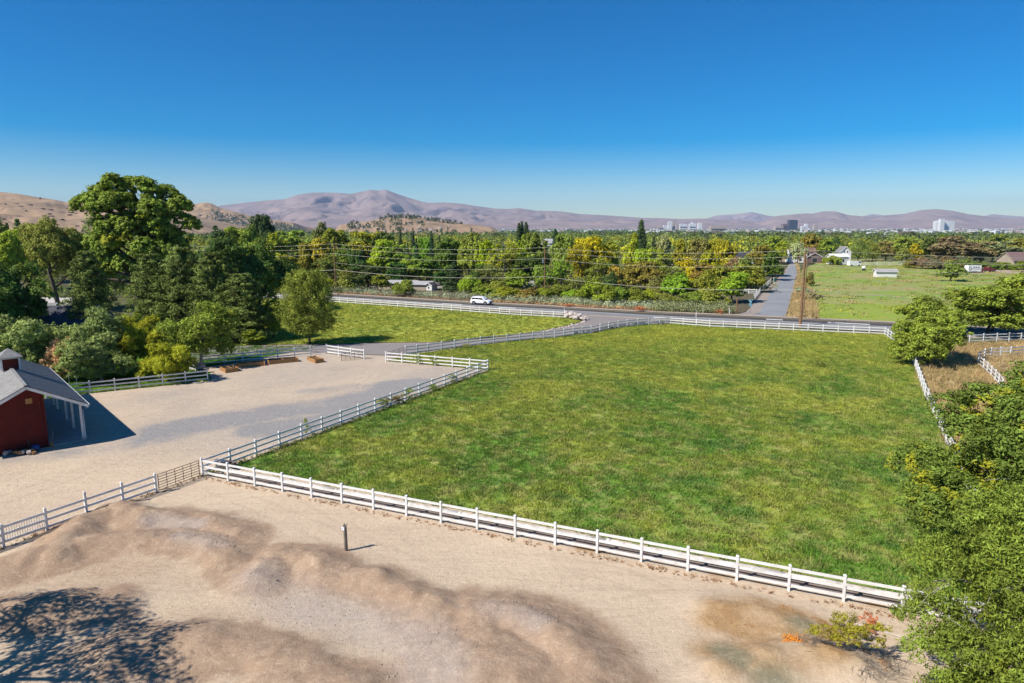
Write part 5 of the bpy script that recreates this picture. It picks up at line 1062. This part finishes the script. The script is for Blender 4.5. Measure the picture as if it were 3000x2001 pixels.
scrub('roadside_weeds', 'rusty dry weeds lining the far road edge', 700, along(rf[2:7], .1, 1.6), .38, 20, .18, (.22, .145, .075), 3)
def infill(g):
    while True:
        px, Y = g.uniform(640, 2250), g.uniform(184, 330)
        if px > 2180 and Y > 200: continue
        if 1090 < px < 1310 and Y < 205: continue
        p = at(px, Y); return (p.x, p.y, 0)
scrub('woodland_understory', 'dense shrubby undergrowth filling the woodland beyond the road', 820, infill, 2.6, 60, .75, (.088, .102, .020), 4, -.1, 'undergrowth')
def leftfill(g):
    while True:
        px, Y = g.uniform(-100, 860), g.uniform(165, 320); p = at(px, Y); return (p.x, p.y, 0)
scrub('left_woodland', 'green woodland filling the gaps behind the left trees', 240, leftfill, 3.6, 110, .7, (.085, .105, .02), 5, -.1, 'woodland')
def far_wood(name, label, n, rmin, rmax, hmin, hmax, q, leaf, col, seed, a0=-47, a1=47, pw=1.0):
    g = np.random.default_rng(seed); r = rmin + (rmax - rmin) * g.random(n) ** pw; a = np.radians(a0 + (a1 - a0) * g.random(n))
    x, y = r * np.sin(a), r * np.cos(a); z = np.array([gz(v) for v in r]); h = hmin + (hmax - hmin) * g.random(n) ** 1.5
    keep = ~in_poly(x, y, far_field) & ~((y < 345) & (x > 95)); x, y, z, h = x[keep], y[keep], z[keep], h[keep]; n = len(x)
    cl = []; rd = []; cr = []; sc_ = g.random(n)
    for k in range(3):
        f = (.34, .52, .62)[k]; cl.append(np.stack([x + g.normal(size=n) * h * .26, y + g.normal(size=n) * h * .26, z + h * f], -1)); rd.append(h * (.42, .42, .36)[k] * (.8 + .4 * g.random(n))); cr.append(np.clip(sc_ + .15 * g.normal(size=n), 0, 1))
    o = obj(name, leaves(name, np.concatenate(cl), np.concatenate(rd), q, leaf, LEAF, g, .85, .55, .7, None, None, np.concatenate(cr))); o.color = (*col, 1); return tag(o, label, 'woodland', None, 'stuff')
far_wood('far_woodland', 'belt of mixed green treetops stretching toward the city', 1500, 345, 1100, 6, 13, 20, 1.6, (.088, .108, .022), 1, pw=.8)
far_wood('far_woodland', 'yellowing treetops mixed into the far tree belt', 420, 335, 900, 6, 12, 20, 1.55, (.16, .155, .018), 2, pw=.8)
far_wood('distant_woodland', 'hazy dark treetops in front of the distant city', 2400, 1000, 2900, 7, 14, 8, 4.4, (.058, .076, .024), 3)
far_wood('city_trees', 'blue green trees spread through the distant city', 2600, 2900, 8200, 7, 13, 4, 11.0, (.05, .075, .03), 4)

# ------------------------------------------------------------------ hills and mountains
def hill_mat(name, a, b, c, sc_):
    m, t, p = nodes(name); n1 = noise(t, sc_, 6, .62, dist=.5); n2 = noise(t, sc_ * 5, 5, .65)
    col = mixc(t, ramp(t, n1, .42, .62), a, b); col = mixc(t, math_(t, 'MULTIPLY', ramp(t, n2, .55, .7), .7), col, c)
    t.links.new(col, p.inputs['Base Color']); p.inputs['Roughness'].default_value = .95; p.inputs['Specular IOR Level'].default_value = .05; return m
HILLT = hill_mat('dry_hill', (.37, .255, .155), (.28, .195, .125), (.13, .10, .075), .008)
HILLM = hill_mat('sage_mountain', (.31, .225, .19), (.23, .175, .165), (.14, .12, .125), .0016)
HILLP = hill_mat('distant_ridge', (.34, .26, .24), (.26, .21, .21), (.18, .16, .18), .0014)
def mountain(name, prof, dist, depth, mat, base_py=664, seed=1, rough=1.0, fn=72, zb=None, gully=.42):
    """profile of the skyline (photo px) laid at its real distance; spurs and gullies run down toward the plain"""
    zb = gz(dist) - 20 if zb is None else zb; pyb = 660 + (CH - zb + 6) / dist * FPX; wd_ = .10 * (prof[-1][0] - prof[0][0])
    prof = [(prof[0][0] - wd_, pyb)] + list(prof) + [(prof[-1][0] + wd_, pyb)]
    px = np.array([p[0] for p in prof], float); py = np.array([p[1] for p in prof], float)
    u = np.linspace(px[0], px[-1], int((px[-1] - px[0]) / 4.6)); top = np.interp(u, px, py); Yr = dist
    H = np.array([ztop(t, Yr) for t in top]); X0 = np.array([at(a, Yr, h).x for a, h in zip(u, H)])
    ts = np.concatenate([np.linspace(0, 1, fn), np.linspace(1.04, 1.9, 16)])                 # 0 = foot nearest us, 1 = crest
    V = []
    edge = np.clip(np.minimum(u - u[0], u[-1] - u) / 60.0, 0, 1)
    for t in ts:
        y = Yr - depth * (1 - t); xx = X0 * (y / Yr) if t <= 1 else X0
        k = t if t <= 1 else max(0, 1 - (t - 1) * 1.1)
        wv = (vnoise(xx, y, depth * .2, seed + 9, 3) - .5) * depth * .25; r1 = np.minimum(np.abs(vnoise(xx + wv, y * .32 + wv * .3, depth * .085, seed, 4) - .5) * 3.2, 1); r2 = vnoise(xx, y, depth * .35, seed + 5, 5)
        prof_ = k ** 1.15; s = prof_ * (1 - gully * rough * (4 * k * (1 - k)) ** .6 * (1 - r1) ** 1.5) + .20 * rough * (r2 - .5) * 4 * k * (1 - k) * .6
        V.append(np.stack([xx, np.full_like(xx, y), zb + (H - zb) * np.clip(s, -.02, None)], -1))
    V = np.array(V); m_, n_ = V.shape[:2]; ix = np.arange(m_ * n_).reshape(m_, n_); F = np.stack([ix[:-1, :-1], ix[:-1, 1:], ix[1:, 1:], ix[1:, :-1]], -1).reshape(-1, 4)
    tag(obj(name, mesh_np(name, V.reshape(-1, 3), F, mat, smooth=True)), kind='structure'); return V[:fn]
MA = mountain('mountain', [(540, 650), (600, 612), (649, 602), (718, 593.6), (787, 586.7), (833, 584), (871, 571), (895, 567), (917, 564), (990, 565), (1028, 568.5), (1048, 563.7), (1086, 556), (1105, 558.4), (1130, 555), (1162, 567.6), (1201, 580), (1239, 591.7), (1258, 594), (1304, 593), (1354, 597), (1392, 603), (1450, 611), (1484, 612), (1522, 609.6), (1569, 617), (1643, 619), (1697, 627), (1762, 630), (1825, 634), (1884, 638.6), (1931, 638.6), (1989, 642), (2071, 640), (2160, 643), (2260, 652)], 13000, 6200, HILLM, seed=3)
mountain('distant_ridge', [(2040, 650), (2073, 639), (2101, 631), (2162, 627), (2202, 621), (2251, 632), (2330, 640), (2500, 640), (2555, 627), (2600, 632), (2700, 640), (2883, 634), (2906, 627), (2950, 631), (3000, 634), (3150, 645)], 16500, 3000, HILLP, seed=8, rough=.7)
mountain('mountain', [(2210, 655), (2274, 633), (2354, 625), (2380, 626), (2410, 619.5), (2447, 619), (2485, 630), (2560, 636), (2583, 632), (2649, 626.5), (2695, 615.7), (2742, 612.5), (2789, 617), (2836, 627), (2883, 633), (2960, 640), (3060, 636), (3200, 650)], 12000, 4200, HILLM, seed=12, rough=.9)
HA = mountain('hill', [(-700, 585), (-400, 565), (-150, 556), (0, 562), (53, 567.6), (106, 577), (159, 584.7), (189, 593), (212, 591), (255, 584.7), (330, 580), (420, 590), (480, 612), (560, 640)], 2600, 1500, HILLT, seed=21, rough=.8, zb=-14)
HB = mountain('hill', [(470, 640), (520, 612), (560, 599), (578, 597), (600, 593), (619, 595.5), (645, 609), (684, 619), (740, 634), (860, 652)], 3600, 900, HILLT, seed=25, rough=.6, zb=-18)
HC = mountain('hill', [(1000, 657), (1080, 648), (1119, 641), (1140, 635.5), (1172, 634), (1225, 637), (1300, 649), (1365, 656), (1440, 664)], 2300, 620, HILLT, seed=29, rough=.5, zb=-12)
# weeds and litter along the fence feet
WF = (A, RC, lowl[-1], lowl[0], B)
scrub('fence_weeds', 'brown dead weeds caught under the near fence rails', 330, along([A + Vector((.2, -.2, 0)), RC + Vector((-.5, -.15, 0))], -.45, -.02), .10, 16, .07, (.14, .085, .045), 31, -.3, 'weeds')
scrub('fence_weeds', 'dry weeds under the lower left fence and gate', 240, along([lowl[-1], A], -.35, .2), .12, 16, .08, (.12, .085, .05), 32, -.3, 'weeds')
scrub('fence_weeds', 'green weeds along the foot of the pasture side fence', 420, along([A, B], -.55, .25), .17, 18, .10, (.07, .085, .022), 33, -.4, 'weeds')
scrub('fence_weeds', 'grass tufts along the orchard fence foot', 200, along([gp(190, 1158), gp(609, 1117)], -.2, .5), .16, 18, .11, (.09, .115, .025), 34, -.4, 'weeds')
scrub('straw_litter', 'brown straw and leaf litter around the felled branch', 900, along([gp(2110, 1800), gp(2330, 1830), gp(2560, 1985)], -.9, 1.4), .09, 14, .075, (.18, .105, .045), 35, 0, 'litter')
# trees and houses on those hills: small dark clumps
def on_hill(V, n, t0, t1, g, u0=0., u1=1.):
    m_, k_ = V.shape[:2]; return V[(m_ * (t0 + (t1 - t0) * g.random(n))).astype(int).clip(0, m_ - 1), (k_ * (u0 + (u1 - u0) * g.random(n))).astype(int).clip(0, k_ - 1)]
def hill_trees(name, label, parts, col, hh, seed, leaf=2.4, q=13):
    g = np.random.default_rng(seed); P = np.concatenate([on_hill(V, n, a, b, g, u0, u1) for V, n, a, b, u0, u1 in parts]); P = P[P[:, 2] > -24]; h = hh * (.5 + .9 * g.random(len(P)))
    z = np.array([0, 0, 1.]); cen = np.concatenate([P + z * (h * .3)[:, None], P + z * (h * .62)[:, None]]); rd = np.concatenate([h * .42, h * .30])
    o = obj(name, leaves(name, cen, rd, q, leaf, LEAF, g, 1.0, .5, .7)); o.color = (*col, 1); return tag(o, label, 'trees', None, 'stuff')
hill_trees('hilltop_trees', 'dark conifers and bushes on the small tan hill', [(HC, 70, .93, 1.0, .30, .75), (HC, 90, .55, .95, .12, .55), (HC, 60, .05, .5, .02, .98)], (.036, .048, .022), 12, 1, 3.8)
hill_trees('hillside_trees', 'dark trees strung along the foot of the left hills', [(HB, 900, .1, .62, .02, .98), (HB, 160, .62, .85, .4, .95), (HA, 14, .3, 1.0, .3, .95), (HA, 420, .02, .22, .3, .98)], (.042, .056, .026), 10, 2, 4.2)
hill_trees('mountain_foot_trees', 'hazy blue trees spread along the foot of the big mountain', [(MA, 1500, .0, .10, .1, .95)], (.04, .055, .03), 16, 3, 11, 6)
mb = MB(); g = np.random.default_rng(9)
for V, n, a, b, u0, u1, s0 in ((HB, 110, .35, .75, .1, .95, 9), (HC, 26, .3, .9, .1, .7, 8), (MA, 260, .02, .12, .55, .9, 22)):
    for p in on_hill(V, n, a, b, g, u0, u1): mb.box(p[0], p[1], p[2] + s0 * .22, s0 * g.uniform(.8, 1.5), s0, s0 * .5, g.uniform(-.4, .4))
o = mb.build('hillside_houses', M('pale_houses', (.55, .50, .45), (.40, .35, .31), .02, .8)); tag(o, 'tiny pale houses dotted over the distant hillsides', 'houses', None, 'stuff')
mb = MB()
for p in on_hill(HA, 60, .25, .8, g, .35, .8): mb.box(p[0], p[1], p[2] + 1, g.uniform(4, 14), g.uniform(4, 9), g.uniform(2.5, 5), g.uniform(0, 3))
o = mb.build('rock_outcrops', M('outcrop', (.16, .10, .085), (.10, .07, .06), .05, .95)); tag(o, 'dark rock outcrops on the left tan hill', 'rocks', None, 'stuff')

# ------------------------------------------------------------------ distant city
CITYW = M('city_white', (.72, .72, .72), (.55, .55, .56), .01, .8); CITYT = M('city_tan', (.46, .37, .31), (.36, .30, .27), .01, .85); CITYD = M('city_dark', (.055, .07, .10), (.04, .05, .075), .01, .3); CITYB = M('city_brick', (.20, .13, .12), (.16, .11, .11), .01, .8)
def cz_(Y): return gz(Y)
def city_block(name, label, px0, px1, tp, Y, mat, bp=None, depth=30, extra=None, bands=0):
    x0, x1 = at(px0, Y, 20).x, at(px1, Y, 20).x; H = ztop(tp, Y); zb = cz_(Y) - 2; r = thing(name, label, 'building', ((x0 + x1) / 2, Y, zb), 0, 'distant city buildings'); w_ = x1 - x0; h = H - zb
    MB().box(0, depth / 2, h / 2, w_, depth, h).build('tower', mat, r)
    MB().box(0, depth / 2, h + 1.6, w_ * .8, depth * .8, 3.2).build('parapet', mat, r)
    for i in range(bands):
        MB().box(0, -.6, h * (.12 + .8 * i / bands), w_ * .86, 1.2, h * .32 / bands).build('window_band', CITYD, r)
    if extra: extra(r, w_, h, depth)
    return r
city_block('dark_tower', 'tall dark glass tower standing alone left of centre right skyline', 2313, 2337, 645, 5200, CITYD, depth=45, bands=5)
city_block('brick_tower', 'brown stepped block left of the dark glass tower', 2295, 2312, 657, 5230, CITYB, depth=45, bands=4); city_block('tan_block', 'low pinkish block at the foot of the brown stepped block', 2272, 2296, 664, 5200, CITYT, depth=45, bands=3)
def gsr(r, w_, h, d): MB().box(-w_ * .30, -14, h * .55 + 4, w_ * .22, 30, h * 1.1 + 8).build('centre_tower', CITYW, r); MB().box(w_ * .75, 10, 8, w_ * .55, 60, 16).build('podium', CITYT, r)
city_block('white_hotel', 'big white slab hotel far at the right', 2743, 2797, 648, 5000, CITYW, depth=40, extra=gsr, bands=0)
for px0, px1, tp, mat, lb, Y in [(1958, 1969, 649, CITYW, 'tallest pale tower of the downtown cluster', 6300), (1970, 1980, 650, CITYT, 'second pale downtown tower beside the tallest', 6350), (1944, 1956, 661, CITYW, 'short white block left of the tallest downtown tower', 6200), (1981, 1990, 660, CITYT, 'tan block right of the two tall downtown towers', 6250), (1992, 2014, 657, CITYW, 'wide white downtown block in mid cluster', 6300), (2020, 2040, 656, CITYW, 'stepped white downtown block right of mid cluster', 6200), (2026, 2032, 652, CITYW, 'slender white cap tower on the right of downtown', 6230), (2046, 2057, 654, CITYW, 'lone white tower at the right end of downtown', 5600), (2082, 2130, 663.5, CITYT, 'long low white building right of downtown', 3600), (1928, 1942, 664, CITYT, 'low tan block at the left end of downtown', 6200), (2360, 2368, 657, CITYW, 'small pale tower right of the dark glass tower', 5600), (2386, 2398, 659, CITYT, 'small tan block further right of the dark glass tower', 5600), (2350, 2358, 663, CITYW, 'small white dome block beside the dark glass tower', 5600)]:
    city_block('city_building', lb, px0, px1, tp, Y, mat, bands=0 if px1 - px0 < 14 else 2)
g = np.random.default_rng(77); bx_ = {}
for k, (mat, n) in enumerate(((CITYW, 1150), (CITYT, 420), (CITYB, 160))):
    mb = MB()
    for i in range(n):
        Y = 1900 + 6800 * g.random() ** .8; px = g.uniform(1350, 3150) if g.random() < .88 else g.uniform(500, 1400)
        if px < 1900 and Y < 3200: continue
        wd, dp, hh = g.uniform(10, 42) * (1.6 if g.random() < .12 else 1), g.uniform(12, 30), g.uniform(5, 10); p = at(px, Y, cz_(Y)); mb.box(p.x, p.y, cz_(Y) + hh / 2, wd, dp, hh, g.uniform(-.5, .5))
    o = mb.build('city_rooftops', mat); tag(o, ['white', 'tan', 'brown'][k] + ' low buildings scattered over the distant city plain', 'rooftops', None, 'stuff')

# ------------------------------------------------------------------ houses beyond the road
def hs_(px, py): return gp(px, py)
q = at(2343, 338); gable_house('house', 'white house with a brown roof at the end of the side road', (q.x, q.y, 0), R(-6), 12, 8, 5.2, 1.9, HWHITE, ROOFB, HWHITE, windows=[('f', -3, 4.0, 1.2, 1.3), ('f', 2.5, 4.0, 1.2, 1.3), ('f', -1, 1.5, 1.2, 1.3)])
q = at(2310, 346); gable_house('house', 'low brown roofed wing left of the white house at the road end', (q.x, q.y, 0), R(-6), 12, 8, 3.4, 2.0, HTAN, ROOFB, HWHITE)
q = at(2378, 336); gable_house('house', 'dark red garage right of the white house at the road end', (q.x, q.y, 0), R(84), 8, 7, 2.8, 2.0, CITYB, ROOFB, HWHITE, windows=[('w', 0, 1.4, 2.4, 2.1)])
q = at(2468, 330); gable_house('house', 'tall white gabled farmhouse behind the meadow', (q.x, q.y, 0), R(82), 7, 5, 5.4, 2.6, HWHITE, SHING, HWHITE, windows=[('w', -.7, 5.6, .7, 1.0), ('w', .7, 5.6, .7, 1.0), ('w', 0, 2.5, 1.4, 1.5)])
q = at(2452, 322); gable_house('porch_wing', 'low white wing in front of the tall white farmhouse', (q.x, q.y, 0), R(5), 8, 5, 3.6, 1.2, HWHITE, HWHITE, HWHITE, windows=[('f', -2, 1.8, .9, 1.3), ('f', 1.5, 1.8, .9, 1.3)])
q = at(2178, 285); gable_house('house', 'house with a black roof peeking out of the woodland', (q.x, q.y, 0), R(10), 12, 8, 4.6, 2.4, HWHITE, ROOFD, HWHITE)
q = at(1608, 430); gable_house('house', 'house with a pale roof above the woodland right of the transformer pole', (q.x, q.y, 0), R(4), 9, 7, 7.2, 2.4, HWHITE, ROOFG, HWHITE)
q = at(2985, 300); gable_house('house', 'barn with a big red brown roof at the right edge', (q.x, q.y, 0), R(3), 13, 10, 3.0, 3.4, HTAN, CITYB, HTAN)
q = gp(1165, 846); gable_house('long_shed', 'long shed with a grey roof beyond the road', (q.x, q.y, 0), R(-12), 12, 5, 1.7, .7, HTAN, ROOFG, None, windows=[('f', 2, 1.0, 1.2, .8)])
q = gp(1228, 848); gable_house('long_shed', 'low grey roofed lean to right of the round green shrub', (q.x, q.y, 0), R(-12), 8, 4.5, 1.6, .7, HTAN, ROOFG, None)
q = gp(1264, 850); gable_house('white_shed', 'little white gabled shed beyond the sagebrush', (q.x, q.y, 0), R(60), 2.6, 2.2, 1.5, .6, HWHITE, ROOFD, HWHITE, windows=[('w', 0, .8, .6, .7)])
q = gp(1547, 852); gable_house('white_shed', 'small white shed in the trees left of the transformer pole', (q.x, q.y, 0), R(20), 2.4, 2, 1.8, .8, HWHITE, ROOFG, HWHITE, windows=[('f', -.6, 1.5, .7, .8)])
q = gp(2592, 811); gable_house('white_shed', 'low white loafing shed with a grey roof out in the meadow', (q.x, q.y, 0), R(-8), 6.6, 3.2, 1.9, .8, HWHITE, ROOFG, HWHITE)
q = gp(2530, 793); blob_ = thing('water_tank', 'small white tank with a dark base in the meadow', 'tank', q); MB().tube([(0, 0, 1.0), (0, 0, 1.6), (0, 0, 1.9)], [.75, .75, .3], 12).build('tank', PAINTW, blob_); MB().tube([(0, 0, 0), (0, 0, 1.0)], .6, 10).build('base', DARKM, blob_)
# long white wall and vehicles by the far houses
fence('white fence in front of the far trees behind the meadow', [at(2500, 312), at(2640, 312), at(2760, 314)], step=5.0, h=1.2)
r = thing('white_van', 'white van parked by the tall white farmhouse', 'van', at(2502, 306), R(5)); MB().box(0, 0, 1.35, 5.4, 2, 1.9).build('body', PAINTW, r)
for x in (-1.7, 1.7): MB().tube([(x, -1.05, .38), (x, -.8, .38)], .38, 12).build('wheel', TYRE, r)
MB().box(2.0, -1.01, 1.8, 1.0, .04, .6).build('window', GLASS, r)

# ------------------------------------------------------------------ vehicles
def loft(secs, mat, name, parent):             # secs: list of (x, [(y, z), ...]) cross sections along x
    n = len(secs[0][1]); mb = MB(); v = [(x, y, z) for x, s in secs for y, z in s]; f = []
    for i in range(len(secs) - 1):
        for j in range(n): f.append((i * n + j, i * n + (j + 1) % n, (i + 1) * n + (j + 1) % n, (i + 1) * n + j))
    f.append(tuple(range(n))[::-1]); f.append(tuple((len(secs) - 1) * n + j for j in range(n))); mb.add(v, f); return mb.build(name, mat, parent)
def hull(x, zb, zs, zt, wb, wt): return (x, [(-wb, zb), (-wb - .03, (zb + zs) / 2), (-wb, zs), (-wt, zt), (wt, zt), (wb, zs), (wb + .03, (zb + zs) / 2), (wb, zb)])
def wheels(r, xs, y, rad):
    for x in xs:
        for s in (-1, 1):
            wl = MB().tube([(x, s * (y - .12), rad), (x, s * (y + .10), rad)], rad, 18).build('wheel', TYRE, r); MB().tube([(x, s * (y + .09), rad), (x, s * (y + .115), rad)], rad * .62, 14).build('rim', STEEL, wl)
            MB().tube([(x, s * (y - .10), rad + .03), (x, s * (y + .075), rad + .03)], rad * 1.2, 18).build('wheel_arch', DARKM, r)
def suv(label, loc, rz):
    r = thing('parked_car', label, 'car', loc, rz); r.name = 'white_car'
    loft([hull(-2.42, .45, .9, .98, .80, .76), hull(-2.36, .32, .95, 1.05, .92, .86), hull(-1.6, .27, .98, 1.08, .97, .92), hull(0, .25, .98, 1.08, .98, .93), hull(1.25, .27, .96, 1.06, .97, .88), hull(2.1, .30, .88, .98, .93, .82), hull(2.38, .36, .72, .86, .82, .74), hull(2.46, .44, .62, .70, .74, .68)], PAINTW, 'body', r)
    loft([hull(-2.32, 1.03, 1.1, 1.12, .86, .84), hull(-2.05, 1.04, 1.54, 1.68, .85, .70), hull(-1.5, 1.04, 1.62, 1.78, .86, .72), hull(.1, 1.04, 1.62, 1.79, .86, .72), hull(.55, 1.04, 1.52, 1.70, .86, .68), hull(1.38, 1.02, 1.05, 1.08, .84, .80)], PAINTW, 'cabin', r)
    for s in (-1, 1):
        for xa, xb, xc, xd in ((-2.0, -1.9, -1.25, -1.25), (-1.18, -1.18, -.22, -.22), (-.14, -.14, .45, 1.02)):
            MB().add([(xa, s * .918, 1.08), (xb, s * .90, 1.56), (xc, s * .90, 1.57), (xd, s * .918, 1.08)], [(0, 1, 2, 3)]).build('window', GLASS, r)
        MB().box(1.0, s * 1.02, 1.12, .16, .18, .14).build('mirror', PAINTW, r); MB().add([(2.06, s * .95, .74), (2.40, s * .80, .70), (2.36, s * .80, .86), (2.04, s * .93, .90)], [(0, 1, 2, 3)]).build('headlight', LAMPG, r)
        MB().box(-2.36, s * .82, .98, .10, .16, .28).build('tail_light', REDL, r); MB().bar((-1.9, s * .6, 1.80), (.2, s * .6, 1.80), .04, .04).build('roof_rail', STEEL, r)
        MB().box(0, s * 1.0, .30, 3.0, .03, .14).build('sill', DARKM, r)
    MB().add([(.62, -.66, 1.62), (.62, .66, 1.62), (1.34, .78, 1.12), (1.34, -.78, 1.12)], [(0, 1, 2, 3)]).build('windscreen', GLASS, r)
    MB().box(2.47, 0, .62, .05, 1.1, .26).build('grille', DARKM, r); MB().box(2.42, 0, .38, .10, 1.5, .14).build('bumper', DARKM, r); wheels(r, (-1.45, 1.45), .95, .38); return r
ca, cb = gp(1379, 890.5), gp(1442, 894.0); d = (road_mid[4] - road_mid[3]).normalized(); c = (ca + cb) / 2
suv('white estate car driving on the road behind the left field', (c.x, c.y, .08), math.atan2(d.y, d.x))
# red pickup and horse trailer
q = gp(2893, 797); r = thing('pickup_truck', 'dark red pickup truck hitched to the white horse trailer', 'truck', (q.x, q.y, .05), R(6))
loft([hull(-2.9, .5, 1.0, 1.2, .95, .95), hull(-.6, .45, 1.0, 1.22, .98, .95), hull(1.6, .45, 1.0, 1.2, .98, .92), hull(2.8, .5, .9, 1.1, .9, .84)], PAINTR, 'body', r); loft([hull(-.8, 1.2, 1.3, 1.32, .93, .9), hull(-.65, 1.2, 1.7, 1.95, .9, .74), hull(.6, 1.2, 1.7, 1.95, .9, .74), hull(1.3, 1.18, 1.25, 1.28, .9, .86)], PAINTR, 'cabin', r)
for s in (-1, 1): MB().add([(-.55, s * .94, 1.35), (-.5, s * .86, 1.76), (.5, s * .86, 1.76), (1.0, s * .94, 1.35)], [(0, 1, 2, 3)]).build('window', GLASS, r)
wheels(r, (-1.7, 1.8), .9, .42)
q = gp(2849, 799); r = thing('horse_trailer', 'white horse trailer with black diamond stripes behind the red truck', 'trailer', (q.x, q.y, .05), R(6))
MB().box(0, 0, 1.65, 5.4, 2.1, 2.3).build('body', PAINTW, r); MB().box(.4, -1.06, 1.45, 4.6, .03, .14).build('stripe', DARKM, r)
for a, b in (((-2.6, 1.6), (-2.0, 2.4)), ((-2.0, 2.4), (-1.4, 1.6)), ((-1.4, 1.6), (-2.0, .8)), ((-2.0, .8), (-2.6, 1.6))): MB().bar((a[0], -1.07, a[1]), (b[0], -1.07, b[1]), .03, .14).build('diamond', DARKM, r)
for x in (-.4, .5, 1.4): MB().box(x, -1.07, 2.1, .55, .03, .3).build('window', GLASS, r)
wheels(r, (-.5, .5), .95, .36); MB().bar((2.7, 0, .6), (3.9, 0, .6), .12, .12).build('tongue', DARKM, r)
sheet('gravel_yard', xy([gp(2815, 800), gp(3300, 806), gp(3300, 793), gp(2815, 790)]), .045, SHOULD)

# ------------------------------------------------------------------ the air over the basin
hz = MB().box(0, 0, 358, 41000, 41000, 832).mesh('haze', WHITE); hm = bpy.data.materials.new('haze_air'); hm.use_nodes = True; ht = hm.node_tree
for n_ in list(ht.nodes):
    if n_.type != 'OUTPUT_MATERIAL': ht.nodes.remove(n_)
pv = ht.nodes.new('ShaderNodeVolumePrincipled'); pv.inputs['Color'].default_value = (.50, .71, 1.0, 1); pv.inputs['Density'].default_value = 3.7e-5; pv.inputs['Anisotropy'].default_value = .0
ht.links.new(pv.outputs[0], ht.nodes['Material Output'].inputs['Volume']); hz.materials.clear(); hz.materials.append(hm)
tag(obj('haze', hz), kind='stuff')
